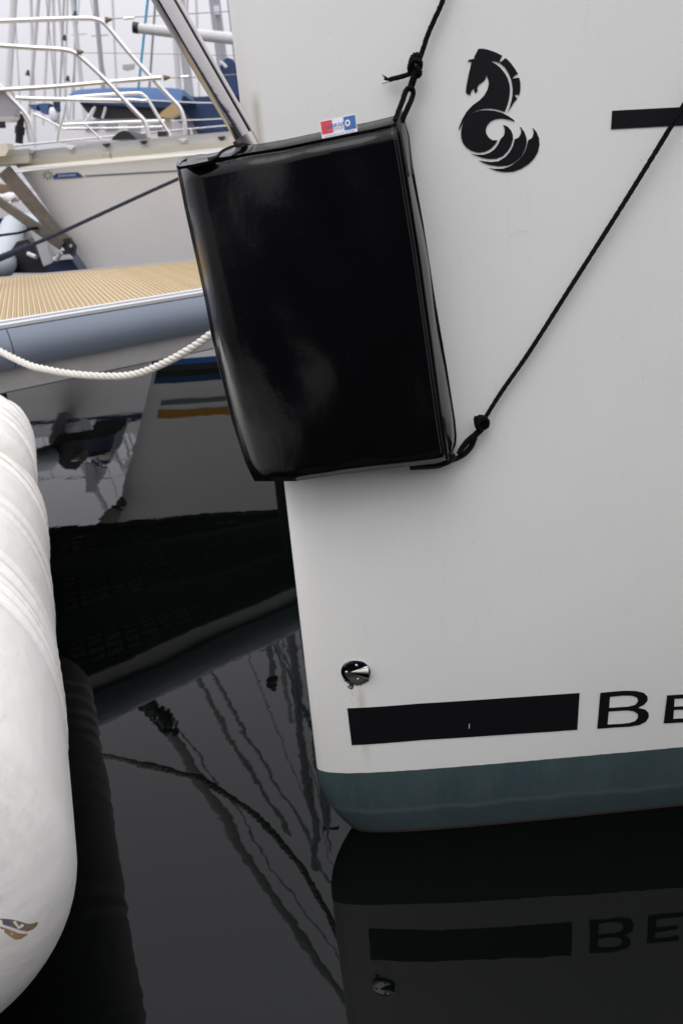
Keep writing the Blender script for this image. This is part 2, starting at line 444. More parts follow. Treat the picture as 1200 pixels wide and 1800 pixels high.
# --- horse emblem, bars, letters
def zc(pts, x0=780, y0=60, s=6.0): return [(x0+x/s, y0+y/s) for x, y in pts]
A = [(360,155),(400,152),(460,162),(540,190),(615,228),(595,258),(583,300),(606,285),(648,250),(700,300),(745,362),(780,420),(745,435),(715,470),(750,463),(792,458),(803,510),(805,560),(800,610),(790,645),(765,636),(738,645),(772,678),(735,720),(705,770),(665,833),(690,770),(710,700),(720,640),(722,580),(715,520),(700,460),(675,405),(640,350),(600,315),(560,292),(505,282),(500,293),(545,314),(590,350),(640,410),(670,465),(688,520),(695,580),(690,650),(675,720),(655,780),(637,820),(600,805),(540,790),(480,782),(420,786),(350,805),(290,840),(240,885),(200,935),(175,980),(160,1012),(152,1008),(165,960),(190,900),(235,820),(300,750),(370,700),(420,650),(455,590),(470,530),(468,490),(455,450),(445,432),(440,460),(425,490),(395,510),(365,535),(350,560),(353,600),(325,625),(314,575),(305,575),(285,610),(275,642),(245,632),(228,607),(238,530),(260,420),(290,293),(248,290),(258,272),(325,255),(316,243)]
B = [(740,922),(680,900),(610,888),(540,895),(490,920),(455,960),(438,1010),(445,1050),(470,1090),(510,1118),(565,1120),(540,1160),(490,1210),(430,1240),(360,1248),(290,1230),(230,1190),(195,1140),(178,1080),(180,1010),(200,940),(240,880),(300,835),(370,808),(450,800),(530,808),(600,825),(670,860),(720,893),(745,915)]
Cc = [(620,962),(630,958),(670,975),(705,1015),(724,1060),(725,1110),(705,1180),(670,1235),(620,1285),(550,1312),(480,1315),(400,1302),(330,1280),(275,1258),(350,1272),(420,1270),(480,1250),(530,1215),(570,1160),(595,1105),(630,1070),(640,1030),(635,985)]
D = [(797,984),(806,978),(845,1030),(868,1090),(870,1140),(855,1210),(815,1290),(750,1350),(670,1385),(570,1392),(480,1378),(410,1355),(360,1330),(430,1342),(500,1348),(570,1340),(640,1300),(690,1245),(725,1180),(742,1110),(785,1090),(808,1050),(812,1010)]
E = [(930,992),(938,990),(975,1035),(1000,1095),(1006,1160),(990,1240),(950,1310),(890,1370),(810,1420),(730,1448),(640,1453),(550,1440),(460,1412),(540,1420),(620,1418),(690,1395),(760,1350),(820,1290),(860,1220),(885,1120),(925,1095),(942,1055),(942,1020)]
em = MB()
for c in (A, B, Cc, D, E):
    q = surf_patch(H1, [zc(c)]); em.add(q.v, q.f)
o = em.build('horse_emblem', M['decal'], yacht, smooth=False, fix=False); o['label'] = 'black seahorse emblem with curling tail'
o = surf_patch(H1, [[(610,1245),(740,1236.5),(880,1227.5),(1018,1218),(1014,1283),(880,1292),(740,1301),(618,1310)]], cuts=4).build('side_stripe', M['decal'], yacht, smooth=False, fix=False)
o = surf_patch(H1, [[(1075,194.5),(1200,188),(1420,176),(1420,210),(1200,220),(1073,227)]], cuts=4).build('side_stripe', M['decal'], yacht, smooth=False, fix=False)
def z7(pts): return [(540+x/1.818, 1120+y/1.818) for x, y in pts]
Bo = z7([(935,178),(975,174),(1015,171),(1050,172),(1074,178),(1086,190),(1086,203),(1076,215),(1056,226),(1078,231),(1089,242),(1090,256),(1080,271),(1060,281),(1030,286),(980,289),(925,293)])
Bh1 = z7([(966,191),(1005,187),(1035,187),(1052,193),(1056,204),(1047,216),(1025,222),(963,226)])
Bh2 = z7([(962,238),(1020,234),(1042,237),(1055,246),(1055,258),(1046,268),(1028,274),(1000,277),(958,279)])
mbl = surf_patch(H1, [Bo, Bh1, Bh2], cuts=1)
o = mbl.build('letter_b', M['decal'], yacht, smooth=False, fix=False)
Eo = z7([(1148,186),(1262,179),(1262,193),(1172,197),(1171,222),(1250,218),(1250,229),(1170,233),(1168,261),(1262,256),(1261,269),(1137,276)])
surf_patch(H1, [Eo], cuts=1).build('letter_e', M['decal'], yacht, smooth=False, fix=False)
surf_patch(H1, [[(824,1272),(825.2,1272),(824.4,1281),(823.4,1281)]], off=0.0018, cuts=0).build('paint_chip', M['white_print'], yacht, smooth=False, fix=False)

sc = MB()
for x0, y0, x1, y1, w_ in ((893,415,925,405,0.5),(1130,640,1140,646,0.3),(700,980,706,995,0.3)):
    a_ = H1.hit(x0, y0, 0.0007); b_ = H1.hit(x1, y1, 0.0007); m_ = H1.hit((x0+x1)/2+random.uniform(-3, 3), (y0+y1)/2+random.uniform(-3, 3), 0.0007)
    sc.tube(catmull([a_, m_, b_], 5), 0.00025*w_, 4)
sc.build('scratches', mat('old_scratch', (0.58, 0.54, 0.46), 0.7), yacht, smooth=False)['kind'] = 'stuff'
# --- drain fitting (cowl) on the hull
c0 = H1.hit(625, 1181); c1_ = H1.hit(657, 1180); rad = 0.0285
q = H1.q_at(c0.x, c0.z)
ex = (H1.pt(q+0.01, c0.z)-H1.pt(q-0.01, c0.z)).normalized()
ez0 = (H1.pt(q, c0.z+0.02)-H1.pt(q, c0.z-0.02)).normalized()
en = ex.cross(ez0).normalized()
if en.y > 0: en = -en
ez = (ez0-ex*ez0.dot(ex)).normalized()
def loc1(a, b, c): return c0+ex*a+ez*b+en*c
mb = MB(); rows = []
for rr, hh in ((rad*1.0, 0.0), (rad*1.0, 0.0012), (rad*0.93, 0.0028), (rad*0.6, 0.0036), (rad*0.05, 0.0040)):
    rows.append([loc1(rr*math.cos(2*PI*k/36), rr*math.sin(2*PI*k/36), hh) for k in range(36)])
fit = mb.grid(rows, True).build('drain_cowl', M['chrome'], yacht, angle=50); fit['label'] = 'small round steel drain cowl above the black bar'
mb = MB(); rows = []; rows2 = []
for i in range(9):                           # half-cone scoop opening to the right
    t_ = i/8; x = lerp(-0.010, 0.0265, t_); wr = lerp(0.0012, 0.0150, t_**0.9); hr = lerp(0.0006, 0.0125, t_**0.9)
    rows.append([loc1(x, 0.001+wr*math.cos(PI*k/14), 0.003+hr*math.sin(PI*k/14)) for k in range(15)])
    rows2.append([loc1(x, 0.001+(wr-0.001)*math.cos(PI*k/14), 0.003+(hr-0.0011)*math.sin(PI*k/14)) for k in range(15)])
mb.grid(rows).grid(rows2); mb.grid([rows[-1], rows2[-1]]).build('scoop', M['chrome'], fit, angle=60, fix=False)
for a, b in ((-0.0175, 0.002), (0.003, 0.0175), (0.004, -0.0145)):
    mb = MB(); rows = []
    for rr, hh in ((0.0030, 0.003), (0.0028, 0.0046), (0.0018, 0.0056), (0.0002, 0.0060)):
        rows.append([loc1(a+rr*math.cos(2*PI*k/12), b+rr*math.sin(2*PI*k/12), hh) for k in range(12)])
    mb.grid(rows, True).build('screw', M['steel_dull'], fit)
mb = MB()
for i in range(170):
    a = random.uniform(math.radians(205), math.radians(325)); rr = rad*random.uniform(0.93, 1.06)
    if i > 110:
        a = random.gauss(math.radians(248), 0.09); rr = rad*random.uniform(1.0, 1.42)
    p0 = loc1(rr*math.cos(a), rr*math.sin(a), 0.0012); s_ = random.uniform(0.0005, 0.0013)
    mb.ball(p0, s_, 5, 3, (1, 0.6, 1.3))
mb.build('algae_growth', M['algae'], fit, smooth=False)['kind'] = 'stuff'
mb = MB()
for x_, y_ in ((618,1219),(620,1222),(617,1230),(621,1237),(619.5,1240),(625,1226)):
    p0 = H1.hit(x_, y_, 0.0006); mb.ball(p0, random.uniform(0.0004, 0.0007), 5, 3)
mb.build('dirt_speck', M['algae'], fit, smooth=False)['kind'] = 'stuff'

# --- polished strut running forward from the stem
st0 = PY(442, 262, 1.372); st1 = PY(277, -24, 1.352); dd = (st1-st0).normalized(); st2 = st0+dd*0.62
nx = dd.cross(Vector((0, 1, 0))).normalized(); ny = dd.cross(nx).normalized()
if nx.x > 0: nx = -nx            # nx points to the left/lower side
if ny.y > 0: ny = -ny
def strut_section(c, w, dpt, ang):
    a = nx*math.cos(ang)+ny*math.sin(ang); b = -nx*math.sin(ang)+ny*math.cos(ang)
    pr = []
    rr = min(w, dpt)*0.12
    for sx_, sy_ in ((1, 1), (-1, 1), (-1, -1), (1, -1)):
        for k in range(4):
            an = math.atan2(sy_, sx_)-PI/4+k*PI/6
            pr.append(c+a*(sx_*(w/2-rr)+rr*math.cos(an))+b*(sy_*(dpt/2-rr)+rr*math.sin(an)))
    return pr
mb = MB(); rows = []
for i in range(25):
    t_ = i/24; rows.append(strut_section(st0.lerp(st2, t_), 0.030-0.006*max(0, 1-t_*3), 0.026, math.radians(22)))
mb.grid(rows, True); mb.f.append(tuple(range(16))); mb.f.append(tuple(24*16+k for k in range(16)))
strut = mb.build('bowsprit_strut', M['steel'], yacht, angle=30); strut['label'] = 'polished flat steel strut rising forward from the stem'
mb = MB(); rows = []
for t_ in (0.0, 1.0): rows.append([p_+(-nx*0.0)+ny*0.0 for p_ in strut_section(st0.lerp(st2, t_)-nx*0.013+ny*0.004, 0.006, 0.017, math.radians(22))])
mb.grid(rows, True); mb.build('edge_strip', M['steel_dull'], strut, angle=30)
mb = MB(); mb.tube([st0-dd*0.012, st0+dd*0.022], 0.020, 20); mb.build('foot', M['steel_dull'], strut)
mb = MB(); mb.box(tuple(st2+Vector((0.16, 0.03, 0.02))), (0.55, 0.10, 0.03)); mb.build('sprit_plate', M['steel_dull'], strut)

# ================================================================== BLACK BOW PAD
Ltab = [(288,309),(300,311),(370,325),(460,345),(530,360),(600,373),(655,387),(740,407),(815,431),(845,447)]
def topy(x): return interp([(308,292),(360,287),(430,272),(500,261),(600,240),(660,228),(700,218)], x)
def boty(x): return interp([(440,843),(452,846),(520,846),(600,834),(700,822),(770,814),(786,808)], x)
Rt = [(216,697),(300,711),(450,735),(600,756),(750,776),(812,786)]
Ft = [(210,706),(235,715),(290,722),(400,742),(530,762),(650,783),(740,797),(775,800),(805,788)]
pad = thing('bow_pad', 'big glossy black vinyl pad wrapped over the yacht stem with a small tricolour tag', 'boat fender', tuple(PY(560, 830, 1.3)))
NV, NA = 44, 60
def coons(a, v):
    xl0, xr0 = 309.0, 697.0; xl1, xr1 = 447.0, 786.0
    xt = lerp(xl0, xr0, a); xb = lerp(xl1, xr1, a)
    yt, yb = topy(xt), boty(xb)
    yl = lerp(topy(xl0), boty(xl1), v); yr = lerp(topy(xr0), boty(xr1), v)
    xl = interp(Ltab, yl); xr = interp(Rt, yr)
    Sx = (1-v)*xt+v*xb+(1-a)*xl+a*xr-((1-a)*(1-v)*xl0+a*(1-v)*xr0+(1-a)*v*xl1+a*v*xr1)
    Sy = (1-v)*yt+v*yb+(1-a)*yl+a*yr-((1-a)*(1-v)*topy(xl0)+a*(1-v)*topy(xr0)+(1-a)*v*boty(xl1)+a*v*boty(xr1))
    return Sx, Sy
TK = 0.092
def yfront(a, v):
    px, py = coons(1.0, v); yr = H1.hit(px, py).y-TK
    px2, py2 = coons(0.42, v); ym = H1.hit(px2, py2).y-TK-0.006
    y = ym+(yr-ym)*(a-0.42)/0.58
    y += 0.11*math.exp(-a/0.026)
    y -= 0.010*math.sin(PI*min(max(a, 0), 1))*math.sin(PI*v)                      # filled cushion bulges
    y += 0.0035*math.sin(9*a+5*v)*math.sin(4*v+1)+0.002*math.sin(17*a-7*v)        # uneven stuffing
    return y
rows = []
for i in range(NV+1):
    v = i/NV; row = []
    for j in range(NA+1):
        a = (j/NA); a = a*a*(3-2*a)*0.35+a*0.65
        px, py = coons(a, v); y = yfront(a, v)
        ev = min(v, 1-v)*0.62; eh = (1-a)*0.42
        e = 0.014
        if ev < e: y += e-math.sqrt(max(0, e*e-(e-ev)**2))
        if eh < e*0.7: y += (e*0.7)-math.sqrt(max(0, (e*0.7)**2-(e*0.7-eh)**2))
        row.append(PY(px, py, y))
    # right flank down to the hull
    pyf = lerp(210, 806, v); fx = interp(Ft, pyf); bh = H1.hit(fx, pyf, 0.004)
    r0 = row[-1]
    for t_ in (0.35, 0.7, 1.0):
        q = r0.lerp(bh, t_); q.x += 0.004*math.sin(PI*t_); q.x += 0.002*math.sin(14*v+3*t_)*t_*(1-t_)*4; row.append(q)
    # left: fold round behind the stem
    l0 = row[0]
    back = [l0+Vector((0.012*t_*1.0+0.04*t_*t_, 0.06*t_, 0)) for t_ in (1.0, 0.6, 0.25)]
    rows.append(back+row)
# top and bottom caps
def caprow(src, dz_, up):
    out_ = []
    for p_ in src:
        yb_ = max(p_.y+0.004, H1.Y(p_.x, p_.z)-0.003) if p_.x > -0.075 else p_.y+0.07
        out_.append(Vector((p_.x, yb_, p_.z+up)))
    return out_
top_mid = []; top_back = caprow(rows[0], 0, 0.012); bot_back = caprow(rows[-1], 0, 0.02)
for a_, b_ in zip(rows[0], top_back): top_mid.append(a_.lerp(b_, 0.5)+Vector((0, 0, 0.0075)))
allrows = [top_back, top_mid]+rows+[bot_back]
mb = MB(); mb.grid(allrows); mb.build('vinyl_cover', M['black_vinyl'], pad, angle=70)
# piping and stitched seams
def row_px(side, n=60):
    return [rows[int(round(i*NV/n))][side] for i in range(0, n+1)]
pr = [rows[i][3+NA]+Vector((0.001, -0.0012, 0)) for i in range(NV+1)]
MB().tube(pr, 0.0018, 6).build('piping', M['black_vinyl'], pad)
pf = [rows[i][-1]+Vector((0.0, -0.0022, 0)) for i in range(NV+1)]
MB().tube(pf, 0.0024, 6).build('piping', M['black_vinyl'], pad)
MB().tube([p_+Vector((0, -0.001, 0.001)) for p_ in rows[0][5:NA+3]], 0.0016, 6).build('piping', M['black_vinyl'], pad)
lf = [lerp(0, 1, 0) or rows[i][4]+Vector((-0.0012, -0.0012, 0)) for i in range(NV+1)]
MB().tube(lf, 0.0014, 6).build('piping', M['black_vinyl'], pad)
sm = MB()
for i in range(NV-1):
    for k in range(3):
        a_, b_ = rows[i][NA+1], rows[i+1][NA+1]; t0, t1 = k/3, k/3+0.18
        off = Vector((0, -0.0012, 0)); p0, p1 = a_.lerp(b_, t0)+off, a_.lerp(b_, t1)+off
        sm.tube([p0, p1], 0.0006, 4)
o = sm.build('stitching', mat('grey_thread', (0.05, 0.05, 0.05), 0.7), pad, smooth=False); o['kind'] = 'stuff'
# webbing patch on the upper flank, and webbing under the lower corner
wb = MB(); wr = []
for i in range(0, 8):
    a_, b_ = rows[i][3+NA], rows[i][-1]; off = Vector((0.0022, -0.0022, 0))
    wr.append([a_.lerp(b_, t_)+off for t_ in (0.06, 0.35, 0.7, 1.0)])
wr[0] = [p_+Vector((0, 0, 0.004)) for p_ in wr[0]]
wb.grid(wr); o = wb.build('webbing_patch', M['black_web'], pad)
md = o.modifiers.new('solid', 'SOLIDIFY'); md.thickness = 0.002
wb = MB(); wr = []
for i in range(13):
    t_ = i/12; x_ = lerp(720, 800, t_); y_ = interp([(720,823),(770,820),(790,812),(800,803)], x_)
    c_ = H1.hit(x_, y_, lerp(0.06, 0.02, t_)); wr.append([c_+Vector((0, -0.008, 0.003)), c_+Vector((0, -0.008, -0.001)), c_+Vector((0, 0.014, -0.001)), c_+Vector((0, 0.014, 0.003))])
wb.grid(wr, True).build('webbing_strap', M['black_web'], pad)
# top-left: folded end flap with piping and a carrying strap
fl = [PY(313,293,1.262), PY(321,284,1.335), PY(350,275,1.350), PY(368,275,1.350), PY(374,281,1.268), PY(342,288,1.262)]
MB().prism(fl, (0, 0, -0.004)).build('end_flap', M['black_vinyl'], pad)
MB().tube(catmull([fl[0]+Vector((0,-.004,0)), fl[1]+Vector((0,-.004,0)), fl[2]+Vector((0,-.004,0.001)), fl[3]+Vector((0,-.004,0)), fl[4]], 6), 0.0016, 6).build('piping', M['black_vinyl'], pad)
sp = catmull([PY(366,279,1.30), PY(381,275,1.29), PY(390,266,1.29), PY(404,259,1.29), PY(428,253,1.31), PY(446,258,1.34)], 8)
rws = []
for i, p_ in enumerate(sp):
    rws.append([p_+Vector((0, -0.008, 0.0012)), p_+Vector((0, -0.008, -0.0018)), p_+Vector((0, 0.008, -0.0018)), p_+Vector((0, 0.008, 0.0012))])
MB().grid(rws, True).build('carry_strap', M['black_web'], pad)

# tag on the pad
tagy = 1.155
T = [PY(561.5, 213, tagy-0.002), PY(624.5, 200, tagy-0.004), PY(628, 231, tagy-0.008), PY(566, 243.5, tagy-0.006)]   # TL TR BR BL
def tp(u, v, o_=0.0):
    p_ = T[0].lerp(T[1], u).lerp(T[3].lerp(T[2], u), v); return p_+Vector((0, -o_+0.0012*math.sin(u*4), 0))
def tpatch(u0, u1, v0, v1, o_, n=8):
    return MB().grid([[tp(lerp(u0, u1, i/n), v_, o_) for i in range(n+1)] for v_ in (v0, v1)])
q = MB(); f_ = [[tp(i/8, v_, 0) for i in range(9)] for v_ in (0, 1)]; b_ = [[p_+Vector((0, 0.0010, 0)) for p_ in r_] for r_ in f_]
tg = q.grid([b_[0], f_[0], f_[1], b_[1], b_[0]]).build('maker_tag', M['white_print'], pad, smooth=False); tg['label'] = 'tiny red, white and blue maker tag'
tpatch(0.02, 0.335, 0.05, 0.78, 0.0004).build('red_panel', M['red'], tg, smooth=False, fix=False)
tpatch(0.655, 0.98, 0.05, 0.80, 0.0004).build('blue_panel', M['tagblue'], tg, smooth=False, fix=False)
def text_mesh(txt, shear=0.0):
    cu = bpy.data.curves.new('lettering', 'FONT'); cu.body = txt; cu.size = 1; cu.shear = shear; cu.resolution_u = 3
    ob = bpy.data.objects.new('lettering', cu); C.objects.link(ob)
    dg = bpy.context.evaluated_depsgraph_get(); me = bpy.data.meshes.new_from_object(ob.evaluated_get(dg))
    bpy.data.objects.remove(ob)
    vs = [v.co.copy() for v in me.vertices]; fs = [tuple(pl.vertices) for pl in me.polygons]
    x0 = min(v.x for v in vs); x1 = max(v.x for v in vs); y0 = min(v.y for v in vs); y1 = max(v.y for v in vs)
    return [((v.x-x0)/(x1-x0), (v.y-y0)/(y1-y0)) for v in vs], fs
def tag_text(txt, u0, u1, v0, v1, o_, m_, name='lettering', shear=0.3, rot=True):
    vs, fs = text_mesh(txt, shear); q = MB()
    pts = []
    for a, b in vs:
        if rot: a, b = 1-a, 1-b
        pts.append(tp(lerp(u0, u1, a), lerp(v1, v0, b), o_))
    q.add(pts, fs); return q.build(name, m_, tg, smooth=False, fix=False)
tag_text('ocean', 0.16, 0.66, 0.30, 0.50, 0.0008, M['tagblue'], shear=0.4)
rg = MB(); rw = [[tp(0.755+0.075*k_*math.cos(2*PI*i/20), 0.42+0.19*k_*math.sin(2*PI*i/20), 0.0008) for i in range(20)] for k_ in (1, 0.5)]
rg.grid(rw, True).build('lettering', M['white_print'], tg, smooth=False, fix=False)
tag_text('FENDERS', 0.20, 0.64, 0.55, 0.66, 0.0008, mat('grey_print', (0.30, 0.30, 0.33), 0.6), shear=0)
tag_text('www protection', 0.08, 0.92, 0.86, 0.96, 0.0008, M['tagblue'], shear=0)

# ================================================================== BLACK LINES ON THE YACHT
def hp(x, y, off): return H1.hit(x, y, off)
ul = thing('lashing_line', 'upper black line knotted to the top corner of the black pad', 'rope', tuple(hp(716, 150, 0.01)))
pts = catmull([hp(795,-60,0.012), hp(778,0,0.012), hp(765,30,0.012), hp(752,60,0.013), hp(742,90,0.015), hp(735,110,0.018)], 8)
rope_mb(pts, 0.0040, 0.012, 4, 5, step=0.0022).build('line', M['black_rope'], ul)
kn = MB()
rope_mb(catmull([hp(738,100,0.020), hp(728,98,0.024), hp(722,112,0.018), hp(734,124,0.014), hp(738,110,0.024), hp(726,106,0.028), hp(720,122,0.022), hp(730,134,0.016), hp(737,128,0.024), hp(731,116,0.027)], 8), 0.0050, 0.012, 4, 5, step=0.003, mb=kn)
rope_mb(catmull([hp(733,118,0.022), hp(728,132,0.024), hp(724,146,0.020), hp(720,158,0.016)], 8), 0.0055, 0.012, 4, 5, step=0.003, mb=kn)
kn.build('knot', M['black_rope'], ul)
rope_mb(catmull([hp(728,126,0.020), hp(714,132,0.016), hp(700,136,0.013), hp(684,140,0.011)], 8), 0.0036, 0.012, 4, 5, step=0.0022).build('loose_end', M['black_rope'], ul)
fr = MB()
for k in range(7):
    a = random.uniform(-1, 1); e0 = hp(685, 140, 0.012)
    fr.tube([e0, e0+Vector((-0.004, 0, 0.0035*a)), e0+Vector((-0.008-0.003*abs(a), -0.001, 0.006*a+0.002))], 0.0005, 4)
fr.build('frayed_end', M['black_rope'], ul)
lp = MB()
rope_mb(catmull([hp(694,212,0.055), hp(700,196,0.045), hp(707,178,0.035), hp(713,160,0.026), hp(720,154,0.026), hp(726,160,0.022), hp(724,172,0.022), hp(716,190,0.030), hp(708,208,0.035), hp(706,216,0.035)], 8), 0.0043, 0.010, 4, 5, step=0.0025, mb=lp)
lp.build('loop', M['black_rope'], ul)

ll = thing('lashing_line', 'long black line slanting over the white hull from the lower corner of the pad', 'rope', tuple(hp(846, 745, 0.01)))
pts = [hp(x, y, o_) for x, y, o_ in ((1330,-40,0.03),(1200,186,0.02),(1100,350,0.014),(1000,508,0.012),(930,618,0.012),(880,690,0.012),(850,738,0.014))]
rope_mb(catmull(pts, 10), 0.0041, 0.012, 4, 5, step=0.0024).build('line', M['black_rope'], ll)
kn = MB()
rope_mb(catmull([hp(852,736,0.018), hp(842,733,0.024), hp(836,742,0.020), hp(842,752,0.012), hp(854,750,0.014), hp(855,738,0.024), hp(845,736,0.028), hp(838,748,0.026), hp(846,757,0.018)], 8), 0.0048, 0.012, 4, 5, step=0.003, mb=kn)
kn.ball(hp(846, 743, 0.018), 0.009, 8, 6, (1, 0.8, 1)); kn.tube([hp(840,742,0.02), hp(835,736,0.02), hp(834,731,0.02)], [0.0045, 0.004, 0.0008], 6)
kn.build('knot', M['black_rope'], ll)
rope_mb(catmull([hp(846,754,0.018), hp(834,765,0.018), hp(822,775,0.018), hp(812,787,0.018), hp(806,797,0.02)], 8), 0.0058, 0.012, 4, 5, step=0.003).build('loop', M['black_rope'], ll)
rope_mb(catmull([hp(834,768,0.012), hp(829,782,0.012), hp(818,796,0.014), hp(800,807,0.02), hp(780,813,0.04)], 8), 0.0052, 0.012, 4, 5, step=0.003).build('loop', M['black_rope'], ll)

# ================================================================== WHITE TUBE FENDERS (lower left)
ax = Vector((-0.319, 0.948, 0)).normalized(); sd = Vector((ax.y, -ax.x, 0)); upv = Vector((0, 0, 1))   # sd points right
def tube_mat():
    m = mat('white_fender_cloth', (0.70, 0.69, 0.67), 0.55, spec=0.3); t = m.node_tree; p = t.nodes['Principled BSDF']
    g = t.nodes.new('ShaderNodeNewGeometry'); pos = g.outputs['Position']
    c = mixc(t, mrange(t, noise(t, pos, 9, 6, 0.7), 0.50, 0.75, 0, 0.30), (0.82, 0.805, 0.755), (0.64, 0.64, 0.62))
    c = mixc(t, mrange(t, noise(t, pos, 3.2, 5, 0.7), 0.45, 0.7, 0, 0.6), c, (0.70, 0.66, 0.58))
    # scuffs that follow the length
    c = mixc(t, mrange(t, noise(t, pos, 5, 6, 0.75, (5, 0.8, 5)), 0.62, 0.74, 0, 0.35), c, (0.42, 0.41, 0.38))
    # worn grey smudge near the end
    sp2 = t.nodes.new('ShaderNodeVectorMath'); sp2.operation = 'DISTANCE'; t.links.new(pos, sp2.inputs[0]); sp2.inputs[1].default_value = (-0.50, 0.80, 0.62)
    sm_ = mathn(t, 'MULTIPLY', mrange(t, sp2.outputs['Value'], 0.14, 0.03, 0, 1), mrange(t, noise(t, pos, 45, 5, 0.7), 0.3, 0.7, 0.1, 0.55))
    c = mixc(t, sm_, c, (0.33, 0.33, 0.33))
    t.links.new(c, p.inputs['Base Color'])
    b = nd(t, 'ShaderNodeBump', Strength=0.35, Distance=0.006); t.links.new(noise(t, pos, 9, 3, 0.5, (3, 1, 3)), b.inputs['Height'])
    b2 = nd(t, 'ShaderNodeBump', Strength=0.2, Distance=0.0006); t.links.new(noise(t, pos, 300, 2), b2.inputs['Height']); t.links.new(b.outputs[0], b2.inputs['Normal'])
    t.links.new(b2.outputs[0], p.inputs['Normal'])
    return m
M['tube'] = tube_mat()
M['seamtan'] = mat('stained_seam', (0.78, 0.74, 0.66), 0.6, var=(12, 0.8, (0.66, 0.60, 0.50)), bump=(14, 0.4, 0.006))
def tube_fender(name, label, base, R, length, nose, creases, dirty=0):
    th = thing(name, label, 'dock fender', tuple(base), group='white tube fenders floating along the near pontoon')
    n = 72; N = 220; rows = []
    def pt(s, a, ro=0.0):
        # a: 0 = right side, pi/2 = top
        if s < nose: rr = R*math.sqrt(max(0, 1-((nose-s)/nose)**2.2))
        elif s > length-0.06: rr = R*(1-0.25*((s-(length-0.06))/0.06)**2)
        else: rr = R
        for (sc, wd, dp, sl) in creases:
            x = s-1.3*sl*math.sin(a)-sc
            rr -= dp*math.exp(-(x/wd)**2)*(0.6+0.4*math.sin(3*a+sc*9))
            rr += dp*0.5*math.exp(-((x-wd*2.2)/(wd*1.2))**2)
        rr *= 1+0.006*math.sin(5*s+2*a)
        return base+ax*s+sd*((rr+ro)*math.cos(a))+upv*((rr+ro)*math.sin(a))
    for i in range(N+1):
        t_ = i/N; s = length*t_ if t_ > 0.2 else length*0.2*(t_/0.2)**1.6
        rows.append([pt(s, 2*PI*k/n) for k in range(n)])
    mb = MB(); mb.grid(rows, True); mb.f.append(tuple(len(mb.v)-n+k for k in range(n)))
    mb.build('tube', M['tube'], th, angle=80)
    return th, pt
R1 = 0.24
base1 = Vector((-0.402, 0.869, 0.49))-sd*R1-ax*0.125
cr1 = [(0.50, 0.012, 0.009, 0.16), (0.56, 0.016, 0.010, 0.155), (0.64, 0.010, 0.008, 0.16), (0.70, 0.008, 0.006, 0.17), (0.98, 0.012, 0.007, 0.16), (1.05, 0.02, 0.006, 0.15), (1.40, 0.012, 0.008, 0.14), (1.48, 0.02, 0.006, 0.12), (1.56, 0.012, 0.006, 0.1)]
tf, pt1 = tube_fender('tube_fender', 'nearest white tube fender with rounded end and faded blue and gold flash', base1, R1, 1.695, 0.165, cr1)
for s0 in (0.60, 1.02, 1.44):
    sm = MB(); rw = []
    for k in range(61):
        a = -0.6+2.6*k/60; s = s0+0.20*math.sin(a)
        rw.append([pt1(s-0.018, a, 0.0005), pt1(s+0.018, a, 0.0005)])
    sm.grid(rw).build('seam_tape', M['seamtan'], tf, fix=False)
cr2 = [(0.15, 0.012, 0.010, 0.10), (0.24, 0.012, 0.008, 0.10), (0.33, 0.012, 0.010, 0.12), (0.42, 0.010, 0.010, 0.1), (0.52, 0.01, 0.01, 0.1)]
base2 = base1+ax*1.705+sd*0.035+upv*0.065
tf2, pt2 = tube_fender('tube_fender', 'farther white tube fender, scuffed grey, just under the grey walkway', base2, 0.195, 0.66, 0.07, cr2)
# faded flash on the rounded end
def endpatch(poly, o_, m_, name):
    P = []
    for x_, y_ in poly:
        # intersect the view ray with the fender surface (march)
        rx, ry, rz = ray(x_, y_); t_ = 0.0004; hit = None
        while t_ < 0.003:
            q = Vector((rx*t_, ry*t_, H+rz*t_)); r_ = q-base1; s = r_.dot(ax)
            if s > 0.0:
                rad_ = (r_-ax*s).length; a = math.atan2(r_.dot(upv), r_.dot(sd))
                surf = (pt1(s, a, 0)-base1-ax*s).length
                if rad_ <= surf+o_: hit = q; break
            t_ += 0.0000004
        P.append(hit if hit else Vector((0, 0, 0)))
    n = len(P)//2; rws = [P[:n], list(reversed(P[n:]))]
    return MB().grid(rws).build(name, m_, tf, fix=False)
def zz(pts): return [(x/2.903, 1180+y/2.903) for x, y in pts]
up = zz([(-20,1262),(20,1262),(60,1266),(100,1275),(140,1288),(165,1288),(196,1278)])
lo = zz([(-20,1292),(20,1294),(60,1305),(100,1320),(140,1328),(168,1318),(190,1300)])
M['flash'] = mat('faded_blue_gold', (0.30, 0.19, 0.06), 0.6, var=(60, 1.0, (0.03, 0.08, 0.25)))
M['flash2'] = mat('faded_gold', (0.30, 0.20, 0.075), 0.6, var=(60, 0.6, (0.40, 0.30, 0.16)))
endpatch(up+list(reversed(lo)), 0.0008, M['flash'], 'blue_flash')
up = zz([(-20,1304),(10,1304),(50,1318),(90,1335),(118,1340),(145,1340)]); lo = zz([(-20,1318),(10,1322),(50,1352),(80,1370),(110,1366),(140,1346)])
endpatch(up+list(reversed(lo)), 0.0008, M['flash2'], 'gold_flash')

